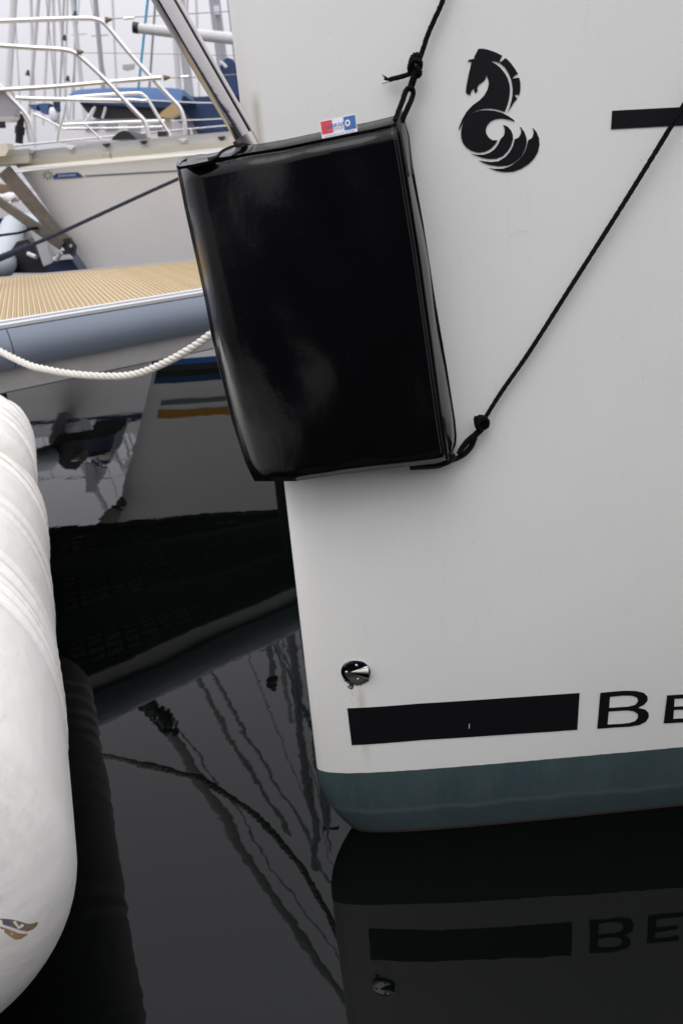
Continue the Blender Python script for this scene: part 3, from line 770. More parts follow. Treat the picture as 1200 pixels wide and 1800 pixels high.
# near pontoon carrying the fenders (left of the frame, under the photographer's feet)
pf0 = base1-sd*(R1+0.03)
np_ = thing('finger_pontoon', 'narrow grey finger pontoon at the far left behind the white tube fenders', 'pontoon', tuple(pf0))
rotz = Matrix.Rotation(math.atan2(ax.y, ax.x), 3, 'Z')
MB().box(tuple(pf0-sd*0.45+ax*0.7+Vector((0, 0, -0.04))), (3.9, 0.86, 0.08), rotz).build('deck', M['beam'], np_, smooth=False)
MB().box(tuple(pf0-sd*0.45+ax*0.7+Vector((0, 0, -0.35))), (3.7, 0.7, 0.5), rotz).build('float', M['float'], np_, smooth=False)

# ================================================================== WALKWAY PONTOON (middle distance)
ZD = 0.93
nA = PZ(0, 566, ZD); nB = PZ(352, 509, ZD); fA = PZ(0, 489, ZD); fB = PZ(338, 459, ZD)
nd_ = (nB-nA).normalized(); fd_ = (fB-fA).normalized()
pd = thing('walkway_pontoon', 'raised walkway pontoon with sand coloured ribbed deck and blue grey rounded edge', 'pontoon', tuple((nA+fB)/2*Vector((1, 1, 0)) if False else (nA.x, nA.y, 0.0)))
gd = Vector((-0.319, 0.948, 0)).normalized()        # direction of the deck ribs
N0 = nA-nd_*1.2; NE = nA+nd_*3.4
def far_hit(p0):
    # intersection of rib from p0 along gd with far edge line
    a = gd.x*(-fd_.y)-gd.y*(-fd_.x); b = fA-p0
    t_ = (b.x*(-fd_.y)-b.y*(-fd_.x))/a
    return p0+gd*t_
perp = abs(nd_.cross(gd).z); step = 0.0220/perp
slat_me = None; rest = MB(); seamb = MB(); cnt = 0; k = 0; slats = []
P = N0.copy(); tt = 0
while tt < 4.6:
    c = N0+nd_*tt; e = far_hit(c); Lg = (e-c).length; mid = (c+e)/2
    vis = False
    for pp in (c, e, mid):
        # project to the photo
        v = pp-Vector((0, 0, H)); dz = v.dot(Fv); uu = v.dot(cx)/dz*F_PX+600; vv = 900-v.dot(cy)/dz*F_PX
        if -5 < uu < 362: vis = True
    ang = math.atan2(gd.y, gd.x)-PI/2
    if vis and cnt < 300:
        if slat_me is None:
            b_ = MB(); w_ = 0.0140
            b_.add([(-w_/2, -.5, -.012), (w_/2, -.5, -.012), (w_/2, .5, -.012), (-w_/2, .5, -.012), (-w_/2+.0025, -.5, 0), (w_/2-.0025, -.5, 0), (w_/2-.0025, .5, 0), (-w_/2+.0025, .5, 0)],
                   [(3, 2, 1, 0), (4, 5, 6, 7), (0, 1, 5, 4), (2, 3, 7, 6), (1, 2, 6, 5), (3, 0, 4, 7)])
            ob = b_.build('deck_rib', M['sand'], smooth=False); slat_me = ob.data
        else:
            ob = bpy.data.objects.new('deck_rib', slat_me); C.objects.link(ob)
        ob.parent = pd; ob.location = mid-Vector(pd.location)+Vector((0, 0, random.uniform(-0.0006, 0.0006))); ob.rotation_euler = (0, 0, ang); ob.scale = (1, Lg-0.02, 1)
        cnt += 1
    else:
        rest.box(tuple(mid-Vector((0, 0, 0.006))), (0.0140, Lg-0.02, 0.012), Matrix.Rotation(ang, 3, 'Z'))
    tt += step
rest.build('deck_rib_rest', M['sand'], pd, smooth=False)['kind'] = 'stuff'
# pale bed showing between the ribs
s0, e0 = N0, far_hit(N0); s1, e1 = NE, far_hit(NE)
bed = MB(); tt = step/2
while tt < 4.6:
    c = N0+nd_*tt; e = far_hit(c); bed.box(tuple((c+e)/2+Vector((0, 0, -0.0075))), (0.0073, (e-c).length-0.02, 0.009), Matrix.Rotation(math.atan2(gd.y, gd.x)-PI/2, 3, 'Z')); tt += step
bed.build('deck_seam', M['seam'], pd, smooth=False)['kind'] = 'stuff'
outn = Vector((nd_.y, -nd_.x, 0)); outf = Vector((-fd_.y, fd_.x, 0))
def extrude_profile(prof, a, b, on):
    """prof: (out, z) pairs"""
    return MB().grid([[a+on*o_+Vector((0, 0, z_)) for o_, z_ in prof], [b+on*o_+Vector((0, 0, z_)) for o_, z_ in prof]], True)
trim = [(-0.004, 0.006), (0.018, 0.006), (0.022, 0.003), (0.022, -0.003), (0.030, -0.005), (0.033, -0.009), (0.033, -0.022), (-0.004, -0.022)]
def closed(mb_, n):
    mb_.f.append(tuple(range(n))); mb_.f.append(tuple(n+k for k in reversed(range(n)))); return mb_
closed(extrude_profile(trim, s0, s1, outn), len(trim)).build('edge_trim', M['alu'], pd, smooth=True, angle=25)
closed(extrude_profile(trim, e0, e1, outf), len(trim)).build('edge_trim', M['alu'], pd, smooth=True, angle=25)
fas = [(0.0, -0.024)]+[(0.028+0.040*math.sin(PI*(0.12+0.76*i/14))-0.004, -0.026-0.148*i/14) for i in range(15)]+[(0.0, -0.176)]
nJ = nA+nd_*(-0.0)
jp = PZ(2, 600, 0.85); jt = (jp-s0).dot(nd_)
closed(extrude_profile(fas, s0, s0+nd_*(jt-0.002), outn), len(fas)).build('rubbing_fascia', M['fascia'], pd, angle=40)
closed(extrude_profile(fas, s0+nd_*(jt+0.002), s1, outn), len(fas)).build('rubbing_fascia', M['fascia'], pd, angle=40)
bp = [(-0.05, -0.178), (0.012, -0.178), (0.012, -0.262), (0.006, -0.268), (-0.05, -0.268)]
closed(extrude_profile(bp, s0, s1, outn), len(bp)).build('side_beam', M['beam'], pd, angle=25)
closed(extrude_profile([(-0.03, -0.022), (0.012, -0.022), (0.012, -0.07), (-0.03, -0.07)], e0, e1, outf), 4).build('side_beam', M['beam'], pd, angle=25)
bp2 = [(-0.02, -0.269), (0.0, -0.269), (0.0, -0.33), (-0.02, -0.33)]
# cross beams and grating underneath
for f in (0.33, 0.66):
    a = s0.lerp(e0, f); b = s1.lerp(e1, f)
    dv = (b-a).normalized(); on = Vector((dv.y, -dv.x, 0))
    pf_ = [(-0.04, -0.075), (0.04, -0.075), (0.04, -0.18), (-0.04, -0.18)]
    closed(extrude_profile(pf_, a, b, on), 4).build('bearer', M['beam'], pd, smooth=False)
gr = MB()
for i in range(46):
    t_ = i/45; a = s0.lerp(s1, t_); b = e0.lerp(e1, t_)
    gr.tube([a+Vector((0, 0, -0.06)), b+Vector((0, 0, -0.06))], 0.009, 4, False)
for i in range(30):
    t_ = i/29; gr.tube([s0.lerp(e0, t_)+Vector((0, 0, -0.066)), s1.lerp(e1, t_)+Vector((0, 0, -0.066))], 0.009, 4, False)
gr.build('grating', M['under'], pd, smooth=False)['kind'] = 'stuff'
# floats
fa = PZ(56, 700, 0.0); fb = PZ(484, 870, 0.0)
def float_box(x_right_pt, wid, name):
    pass
c = fa+(-nd_)*0.86+gd*0.1
MB().box((c.x, c.y, 0.26), (1.1, 0.9, 0.72), Matrix.Rotation(math.atan2(nd_.y, nd_.x), 3, 'Z')).build('float', M['float'], pd, smooth=False)
MB().tube([(-0.13, 4.15, -0.5), (-0.13, 4.15, 0.74)], 0.215, 28).build('float', M['float'], pd)

# ================================================================== MOORING LINES
wp = [Vector((-1.75, 3.35, 1.12)), Vector((-1.137, 2.89, 0.877)), Vector((-0.91, 2.74, 0.805)), PY(210, 661, 2.607), PY(285, 640, 2.50), PY(370, 588, 2.36), PY(430, 520, 2.22), Vector((-0.06, 1.95, 1.25)), Vector((0.12, 1.75, 1.55))]
wp[1] = PY(0, 617, 2.89); wp[2] = PY(90, 651, 2.74)
o = rope_mb(catmull(wp, 14), 0.0125, 0.072, 3, 8, step=0.006).build('mooring_rope', M['white_rope'])
tag(o, 'thick white three strand mooring rope sagging in front of the blue grey walkway edge', 'rope')
np2 = [PY(-60, 478, 4.9), PY(0, 454, 5.0), PY(50, 433, 5.15), PY(100, 412, 5.3), PY(200, 366, 5.7), PY(310, 316, 6.0), PY(420, 268, 6.4)]
o = rope_mb(catmull(np2, 10), 0.0125, 0.05, 3, 6, step=0.008).build('mooring_rope', M['navy_rope'])
tag(o, 'navy blue mooring rope rising to the right across the ivory hull', 'rope')
sl = MB(); rope_mb(catmull([p_+Vector((0, 0, 0)) for p_ in np2[:3]], 10), 0.0205, 0.04, 5, 6, step=0.006, mb=sl)
o2 = sl.build('chafe_sleeve', M['navy_rope'], None); o2.parent = o
np3 = [PY(-40, 420, 6.2), PY(0, 414, 6.2), PY(35, 409, 6.3), PY(62, 401, 6.4), PY(72, 404, 6.45), PY(92, 420, 6.5)]
o = rope_mb(catmull(np3, 8), 0.010, 0.06, 3, 5, step=0.01).build('mooring_rope', M['black_rope'])
tag(o, 'thin black rope ending at the steel stem fitting of the ivory yacht', 'rope')

# ================================================================== IVORY YACHT (behind the walkway)
def sx2(z): return -1.47-0.40*z-0.022*z*z
T2 = math.tan(math.radians(13))
H2 = Hull(math.radians(13), sx2, lambda z: 6.85+(sx2(z)+1.47)*T2, lambda z: 0.04+0.03*max(z, 0),
          lambda z: 0.22+0.03*max(z, 0), 1.7, 11)
iv = thing('sailing_yacht', 'ivory yacht with raked bow and tubular pulpit behind the walkway', 'yacht', (-1.3, 7.2, 0))
zs = [-0.3, -0.15, 0, 0.05, 0.1, 0.18, 0.25, 0.35, 0.5, 0.7, 0.9, 1.1, 1.3, 1.45, 1.55, 1.6]
H2.mesh(zs, 50).build('hull', M['gel2'], iv, angle=60)
def z_on(hull, px, py, y0=6.4): return hull.hit(px, py, 0.0, y0).z
zr_top = z_on(H2, 150, 255); zr_mid = z_on(H2, 150, 270); zr_bot = z_on(H2, 150, 282)
for side in (1, -1):
    q = MB(); H2.strip(q, zr_mid, zr_top, 0.0, 10.5, 0.004, side); q.build('toe_rail', M['grey_rail'], iv, angle=25)
    q = MB(); H2.strip(q, zr_bot, zr_mid-0.002, 0.0, 10.6, 0.030, side); q.build('rubbing_strake', M['cream'], iv, angle=25)
MB().prism([PY(-40,279,6.45), PY(50,273,6.45), PY(50,286,6.45), PY(-40,293,6.45)], (0, 0.25, 0)).build('bow_platform', M['cream'], iv, smooth=False)
MB().prism([PY(26,263,6.46), PY(50,261,6.46), PY(50,273,6.46), PY(12,275,6.46)], (0, 0.22, 0)).build('platform_edge', M['grey_rail'], iv, smooth=False)
# boot top, antifouling and stripes
for z0, z1, mm, nm in ((0.05, 0.10, 'bootblue', 'boot_stripe'), (-0.2, 0.05, 'black', 'antifouling'), (0.235, 0.275, 'stripe', 'cove_stripe'), (0.32, 0.385, 'gold', 'cove_stripe')):
    q = MB(); H2.strip(q, z0, z1, 0.0 if nm != 'cove_stripe' else 0.12, 10.5, 0.003); H2.strip(q, z0, z1, 0.0 if nm != 'cove_stripe' else 0.12, 10.5, 0.003, -1)
    q.build(nm, M[mm], iv, angle=25)
q = surf_patch(H2, [[(150,308),(230,303.5),(320,298.5),(420,293),(420,295.5),(320,301.2),(230,306.3),(150,310.8)]], off=0.004, cuts=3, y0=6.4); q.build('thin_stripe', M['stripe'], iv, smooth=False, fix=False)
# maker's flag and star
surf_patch(H2, [[(93,311),(99,305),(137,302.5),(148,311.5),(120,313.5),(95,315)]], off=0.006, cuts=1, y0=6.4).build('name_flag', M['blue'], iv, smooth=False, fix=False); nflag = C.objects['name_flag']
vs, fs = text_mesh('Jeanneau', 0.3); q = MB()
q.add([H2.hit(lerp(101, 134, a), lerp(312.8, 305.5, b)-lerp(0, 2.4, a)+0.6, 0.009, 6.4) for a, b in vs], fs); q.build('lettering', M['white_print'], nflag, smooth=False, fix=False)
for k in range(8):
    a = k*PI/4+0.1; c_ = (84.5, 308)
    w_ = 0.35
    pl = [(c_[0]+3.0*math.cos(a-w_*0.5), c_[1]+3.0*math.sin(a-w_*0.5)), (c_[0]+9.5*math.cos(a-w_*0.35), c_[1]+8*math.sin(a-w_*0.35)), (c_[0]+9.5*math.cos(a+w_*0.35), c_[1]+8*math.sin(a+w_*0.35)), (c_[0]+3.0*math.cos(a+w_*0.5), c_[1]+3.0*math.sin(a+w_*0.5))]
    surf_patch(H2, [pl], off=0.006, cuts=0, y0=6.4).build('star_ray', M['brown'], iv, smooth=False, fix=False)
# stem fitting: two tapering steel plates and a lower strut
def bar2(pa, pb, wa, wb, th_, name, m_, par=iv):
    d = (pb-pa).normalized(); nx_ = d.cross(Vector((0, 1, 0))).normalized()
    rws = []
    for p_, w_ in ((pa, wa), (pb, wb)):
        rws.append([p_+nx_*w_/2+Vector((0, -th_/2, 0)), p_-nx_*w_/2+Vector((0, -th_/2, 0)), p_-nx_*w_/2+Vector((0, th_/2, 0)), p_+nx_*w_/2+Vector((0, th_/2, 0))])
    q = MB().grid(rws, True); q.f.append((0, 1, 2, 3)); q.f.append((4, 5, 6, 7)); return q.build(name, m_, par, smooth=False)
bar2(PY(8, 300, 6.45), PY(118, 428, 6.55), 0.10, 0.085, 0.05, 'stem_strut', M['strut_dk'])
bar2(PY(-20, 340, 6.35), PY(110, 432, 6.5), 0.055, 0.07, 0.05, 'stem_strut', M['strut_dk'])
MB().prism([PY(108,422,6.5), PY(120,418,6.5), PY(131,434,6.5), PY(128,451,6.5), PY(118,444,6.5), PY(106,430,6.5)], (0, 0.08, 0)).build('stem_bracket', M['black'], iv, smooth=False)
MB().tube([PY(125, 432, 6.49), PY(125, 432, 6.47)], 0.012, 8).build('bolt', M['steel_dull'], iv)
# anchor on the roller
an = thing('anchor', 'grey anchor stowed on the bow roller at the left edge', 'anchor', tuple(PY(5, 205, 6.3)))
MB().prism([PY(-25,160,6.25), PY(2,150,6.25), PY(16,160,6.25), PY(28,190,6.25), PY(27,203,6.25), PY(2,207,6.25), PY(-25,205,6.25)], (0, 0.10, 0)).build('fluke', mat('galvanised_anchor', (0.33, 0.33, 0.35), 0.45, metal=0.5, var=(9, 0.5, (0.42, 0.42, 0.43))), an, smooth=False)
MB().prism([PY(-25,207,6.24), PY(26,204,6.24), PY(20,212,6.24), PY(-25,216,6.24)], (0, 0.12, 0)).build('shank', M['steel_dull'], an, smooth=False)
MB().tube([PY(3, 214, 6.25), PY(5, 225, 6.25)], 0.025, 8).build('swivel', M['black'], an)
MB().prism([PY(-30,258,6.3), PY(12,252,6.3), PY(16,262,6.3), PY(10,274,6.3), PY(-30,278,6.3)], (0, 0.14, 0)).build('bow_roller', M['cream'], iv, smooth=False)
q = MB(); q.tube([PY(37, 200, 6.5), PY(36, 222, 6.5)], 0.026, 10); q.tube([PY(36, 222, 6.5), PY(35, 236, 6.5)], 0.036, 10); q.tube([PY(35, 236, 6.5), PY(34, 252, 6.5)], 0.028, 10)
q.build('furling_drum', M['black'], iv)
# pulpit rails
def rail(pxs, Ys, r, name='pulpit_rail', sub=8):
    if not isinstance(Ys, (list, tuple)): Ys = [Ys]*len(pxs)
    return MB().tube(catmull([PY(x, y, Y_) for (x, y), Y_ in zip(pxs, Ys)], sub), r, 10).build(name, M['steel_rail'], iv)
rail([(-60,39),(0,37),(80,34),(150,32.5),(172,35),(188,45),(225,90),(265,135),(300,172),(316,190),(324,212),(326,237)], 6.25, 0.0150)
rail([(-60,77),(0,80),(60,84),(110,87),(132,93),(150,107),(185,140),(215,172),(240,198),(255,215),(262,242)], 6.2, 0.0150)
rail([(-40,160),(0,158),(100,152),(180,145),(240,140),(284,136.5)], 6.22, 0.0135)
rail([(20,171),(40,173),(120,175),(225,177)], 6.5, 0.0150)
rail([(-30,125),(0,150),(20,172),(40,193),(52,210),(58,228),(62,250)], 6.25, 0.0150)
rail([(0,160),(18,180),(36,198),(46,210),(50,228),(54,250)], 6.5, 0.0150)
rail([(120,172),(180,167),(240,164),(252,167),(262,178),(280,208),(300,238)], 6.9, 0.0120)
rail([(190,177),(225,175),(250,177),(262,176)], 6.9, 0.0120)
rail([(117,178),(112,205),(104,232),(102,250)], 6.6, 0.0110)
rail([(60,200),(85,212),(115,228)], 6.7, 0.0090)
rail([(110,219),(200,215),(290,212)], 7.4, 0.0100)
rail([(110,226),(200,225),(290,222)], 7.4, 0.0080)
for (x0, y0, x1, y1) in ((150,218,180,247),(165,190,150,215)): rail([(x0, y0), ((x0+x1)/2, (y0+y1)/2), (x1, y1)], 7.3, 0.008)
def wire(pts, Y_, r, name, m_, par=None):
    return MB().tube([PY(x, y, Y_) for x, y in pts], r, 6).build(name, m_, par)
wire([(188,34),(240,30),(420,19)], 6.25, 0.0028, 'lifeline', M['wire'], iv)
wire([(138,93),(250,94),(420,98)], 6.2, 0.0020, 'lifeline', M['wire'], iv)
wire([(290,137),(340,136),(440,129)], 6.22, 0.0030, 'lifeline', M['wire'], iv)
wire([(260,176),(340,180),(440,182)], 6.9, 0.0035, 'lifeline', M['steel_rail'], iv)
wire([(300,212),(360,210),(440,206)], 7.3, 0.0035, 'lifeline', M['steel_rail'], iv)
for x, y, Y_ in ((190, 35, 6.24), (292, 137, 6.21), (140, 92, 6.19)):
    p0 = PY(x-4, y, Y_); p1 = PY(x+7, y-1, Y_)
    MB().tube([p0, p0.lerp(p1, 0.3), p1], [0.020, 0.016, 0.007], 8).build('rail_fitting', M['brown'], iv)
for x0, x1, y_ in ((218, 236, 33), (318, 332, 136)):
    MB().tube([PY(x0, y_-0.5, 6.24), PY(x1, y_-1.8, 6.24)], 0.009, 8).build('turnbuckle', M['steel_dull'], iv)
# cleats and fairleads on the toe rail
for x, y, mm in ((57, 267, 'grey_rail'), (125, 261, 'white'), (188, 256, 'black'), (253, 251, 'black'), (322, 248, 'cream'), (390, 244, 'black')):
    p0 = H2.hit(x, y, 0.02, 6.4)
    MB().box(tuple(p0), (0.026, 0.02, 0.018)).tube([p0+Vector((-0.026, 0, 0.008)), p0+Vector((0.026, 0, 0.008))], 0.007, 6).build('cleat', M[mm], iv)
for x, y in ((12, 293), (183, 273.5), (192, 273)):
    MB().ball(H2.hit(x, y, 0.034, 6.4), 0.004, 6, 4).build('screw', M['brown'], iv)
MB().box(tuple(H2.hit(195, 273, 0.032, 6.4)), (0.003, 0.004, 0.05)).build('strake_joint', M['brown'], iv, smooth=False)
# deck gear: black hatch cover, box, coachroof
q = MB()
prof = [(195,246),(200,240),(208,233),(216,229.5),(224,230),(232,236),(241,245)]
q.prism([PY(x, y, 6.6) for x, y in prof], (0.05, 0.4, 0)); o = q.build('hatch_cover', M['black'], iv, smooth=False)
MB().prism([PY(277,240,6.6), PY(277,231,6.6), PY(293,230,6.6), PY(293,239,6.6)], (0, 0.1, 0)).build('winch_box', M['black'], iv, smooth=False)
# coachroof
q = MB(); r0 = H2.pt(3.6, 1.6)
ca = Vector((0.3, 7.15, 1.58)); dr_ = Vector((H2.cp, H2.sp, 0)); nr_ = Vector((H2.sp, -H2.cp, 0))
rws = []
for s_, w_, h_ in ((0, 0.35, 0.0), (0.3, 0.5, 0.18), (1.5, 0.8, 0.30), (4.5, 0.95, 0.38), (4.6, 0.95, 0.0)):
    c_ = ca+dr_*s_; rws.append([c_+nr_*w_, c_+nr_*(w_-0.08)+Vector((0, 0, h_)), c_-nr_*(w_-0.08)+Vector((0, 0, h_)), c_-nr_*w_])
q.grid(rws).build('coachroof', M['white'], iv, angle=30)
# rig of the ivory yacht: mast, furled forestay (seen mirrored in the water)
fs0 = Vector((-2.33, 6.5, 1.9)); dv = Vector((-0.53+1.92, 6.95-6.6, 4.6))/4.6; base_m = None
top2 = fs0+dv*11.6
mast_x = top2.x+0.15
q = MB(); q.tube([Vector((mast_x, top2.y+0.05, 1.6)), Vector((mast_x, top2.y+0.05, 14.0))], 0.085, 14); imast = q.build('mast', M['mast'], iv)
q = MB(); pts = [fs0+dv*t_ for t_ in (0, 1.35, 1.5, 2.5, 6, 9, 11.4)]; q.tube(pts, [0.012, 0.014, 0.05, 0.055, 0.05, 0.035, 0.012], 10); igen = q.build('furled_genoa', M['sailwhite'], iv)
q = MB()
for k in range(9): q.ball(fs0+dv*(1.2+0.05*k)+Vector((random.uniform(-.05, .06), 0, 0)), random.uniform(0.035, 0.075), 7, 5, (1, 1, 1.4))
for k in range(4): q.tube([fs0+dv*1.3+Vector((0.05*k-0.05, 0, 0)), fs0+dv*(1.05+0.1*k)+Vector((0.16*(k-1.5)/1.5, 0, 0.05)), fs0+dv*1.6], 0.012, 5)
q.build('tack_bundle', M['black'], igen)
q = MB(); q.tube([fs0+dv*1.4+Vector((0.10, 0, 0)), fs0+dv*6+Vector((0.32, 0, 0)), fs0+dv*11.3+Vector((0.15, 0, 0))], 0.010, 6); q.build('halyard', M['wire'], iv)
q = MB()
for z_, s_ in ((5.6, 0.9), (9.4, 0.7)):
    c_ = Vector((mast_x, top2.y+0.05, z_)); q.tube([c_+nr_*s_+dr_*0.15, c_, c_-nr_*s_+dr_*0.15], 0.022, 6)
q.build('spreader', M['mast'], imast)

# ================================================================== YACHTS FURTHER OFF
def far_mast(px0, px1, ybot, Y_, r, m_, par, name='mast'):
    """a spar through two image points, at distance Y_, continued upward"""
    a = PY(px1, ybot, Y_); b = PY(px0, 0, Y_); d = (b-a)
    ext = b+d.normalized()*max(1.5, 9-(b.z-a.z))
    return a, ext, MB().tube([a, ext], r, 8).build(name, m_, par)
def far_yacht(label, cx_, Y_, Ln, hgt, heading=0, mats=('white', 'navy'), cabin=True, group='yachts moored in the far rows'):
    th = thing('moored_yacht', label, 'yacht', (cx_, Y_, 0), 0, group)
    hx = lambda z: cx_-0.35*z-Ln/2
    hh = Hull(math.radians(heading), hx, lambda z: Y_-Ln/2*math.sin(math.radians(heading)), lambda z: 0.06+0.05*max(0, z), lambda z: 0.35, Ln*0.16, Ln)
    hh.mesh([-0.2, 0.0, 0.3, 0.7, hgt*0.8, hgt], 18).build('hull', M[mats[0]], th, angle=60)
    q = MB(); hh.strip(q, 0.02, 0.16, 0.0, Ln*0.98, 0.01, n=16); q.build('boot_stripe', M[mats[1]], th)
    q = MB(); hh.strip(q, hgt-0.22, hgt-0.16, 0.1, Ln*0.98, 0.01, n=16); q.build('side_stripe', M[mats[1]], th)
    if cabin:
        q = MB(); rws = []
        for s_, w_, h_ in ((Ln*0.28, 0.3, 0.0), (Ln*0.34, 0.6, 0.28), (Ln*0.62, 0.9, 0.42), (Ln*0.66, 0.9, 0.0)):
            c_ = Vector((hx(hgt)+s_*hh.cp, Y_-Ln/2*hh.sp+s_*hh.sp, hgt-0.02)); rws.append([c_+Vector((0, -w_, 0)), c_+Vector((0, -w_+.1, h_)), c_+Vector((0, w_-.1, h_)), c_+Vector((0, w_, 0))])
        q.grid(rws).build('cabin', M['white'], th, angle=30)
        for k in range(3):
            c_ = Vector((hx(hgt)+Ln*(0.40+0.08*k), Y_-0.93-Ln*0.02, hgt+0.2)); MB().box(tuple(c_+Vector((0, 0.06, 0))), (Ln*0.055, 0.12, 0.12)).build('cabin_window', M['window'], th, smooth=False)
    # stanchions and guard wires
    q = MB()
    for k in range(7):
        p_ = hh.pt(Ln*(0.05+0.14*k), hgt, 1, -0.04); q.tube([p_, p_+Vector((0, 0, 0.6))], 0.014, 5)
    q.tube([hh.pt(Ln*(0.05+0.06*k), hgt, 1, -0.04)+Vector((0, 0, 0.6)) for k in range(15)], 0.010, 5)
    q.tube([hh.pt(Ln*(0.05+0.06*k), hgt, 1, -0.04)+Vector((0, 0, 0.32)) for k in range(15)], 0.008, 5)
    q.build('guard_rail', M['steel_rail'], th)
    return th, hh
# yacht directly behind the ivory one: blue canvas hood
y3, h3 = far_yacht('white cruising yacht with blue canvas hood behind the ivory yacht', -0.6, 11.5, 9.0, 1.45, 3)
Yc = 10.7
q = MB(); rws = []
for x, yt, yb in ((121,166,168),(124,157,166),(135,155,168),(160,153,171),(200,151.5,173),(250,151,178),(300,152,183),(318,155,178),(322,166,168)):
    a = PY(x, yt, Yc); b = PY(x, yb, Yc); rws.append([b, a+Vector((0, 0.15, 0)), a+Vector((0, 1.1, 0)), b+Vector((0, 1.3, 0))])
q.grid(rws).build('canvas_hood', M['canvas'], y3, angle=50)
q = MB(); q.prism([PY(x, y, Yc+0.05) for x, y in ((140,180),(300,178),(308,185),(302,196),(285,208),(165,207),(152,196))], (0, 0.8, 0)).build('hood_shade_block', M['black'], y3, smooth=False)  # solid black block painting in the dark space under the hood
q = MB(); q.prism([PY(x, y, Yc+0.0) for x, y in ((140,173),(200,176),(300,178),(300,190),(220,187),(142,181))], (0, 0.06, 0)).build('hood_valance', M['canvas_dk'], y3, smooth=False)
for (x0, y0, x1, y1) in ((168,187,158,208),(186,188,180,208)):
    MB().tube([PY(x0, y0, Yc-0.02), PY(x1, y1, Yc-0.02)], 0.018, 6).build('hood_frame', M['steel_rail'], y3)
q = MB(); q.prism([PY(x, y, Yc+0.1) for x, y in ((120,210),(300,207),(306,245),(100,250))], (0, 1.2, 0)).build('cabin_side', M['white'], y3, smooth=False)
for x0 in (150, 185, 225, 262):
    MB().prism([PY(x0, 219, Yc+0.08), PY(x0+22, 218, Yc+0.08), PY(x0+22, 229, Yc+0.08), PY(x0, 230, Yc+0.08)], (0, 0.05, 0)).build('cabin_window', mat('dim_window', (0.28, 0.29, 0.31), 0.2) if 'dim_window' not in bpy.data.materials else bpy.data.materials['dim_window'], y3, smooth=False)
MB().prism([PY(x, y, Yc-0.1) for x, y in ((276,205),(285,196),(308,178),(312,200),(300,207))], (0, 0.2, 0)).build('tan_panel', M['tan'], y3, smooth=False)
# boom with white sail cover
bmq = MB().tube([PY(238, 49, 9.5), PY(300, 56, 9.5), PY(420, 69, 9.5), PY(600, 88, 9.5)], [0.045, 0.052, 0.055, 0.055], 12); bm_ = bmq.build('boom', M['sailwhite'], y3)
MB().tube([PY(234, 48, 9.5), PY(244, 49.5, 9.5)], 0.052, 10).build('end_cap', M['black'], bm_)
# second hood and sail bag
d4, h4 = far_yacht('white yacht with dark navy cockpit tent seen beside the steel strut', 1.4, 12.6, 8.0, 1.4, 3)
MB().prism([PY(x, y, 11.9) for x, y in ((318,168),(345,170),(440,166),(440,205),(408,222),(392,234),(352,234),(340,214),(322,190))], (0, 1.0, 0)).build('cockpit_tent', M['canvas_dk'], d4, smooth=False)
MB().prism([PY(x, y, 12.0) for x, y in ((320,185),(340,216),(350,240),(300,242),(304,200))], (0, 0.9, 0)).build('clear_panel', mat('clear_vinyl', (0.42, 0.42, 0.44), 0.2), d4, smooth=False)
MB().prism([PY(x, y, 12.0) for x, y in ((395,236),(410,222),(440,207),(440,238))], (0, 0.9, 0)).build('clear_panel', bpy.data.materials['clear_vinyl'], d4, smooth=False)
MB().prism([PY(x, y, 11.5) for x, y in ((384,162),(383,150),(388,136),(386,118),(392,106),(400,101),(409,104),(416,115),(440,150),(440,168))], (0, 0.25, 0)).build('sail_bag', M['canvas_dk'], d4, smooth=False)
MB().tube([PY(x, y, 11.45) for x, y in ((386,110),(391,111),(398,118))], 0.02, 6).build('bag_strap', M['sailwhite'], d4)
far_mast(377, 397, 162, 13.0, 0.078, M['mast_dk'], d4)
MB().box(tuple(PY(381, 18, 12.9)), (0.07, 0.05, 0.10)).build('mast_lamp', M['white_print'], d4, smooth=False)
far_mast(304, 315, 165, 19, 0.060, M['mast'], y3)
far_mast(322, 330, 170, 19, 0.05, M['mast'], y3)
# blue halyard
a = PY(242, 170, 10.4); b = PY(262, -20, 10.4); q = MB().tube([a, b, b+(b-a)*3], 0.014, 6).build('halyard', M['bluerope'], y3); q['label'] = 'light blue halyard in front of the boom'
a = PY(262, 165, 11.4); b = PY(275, -20, 11.4); q = MB().tube([a, b, b+(b-a)*3], 0.014, 6).build('halyard', M['wire'], y3)
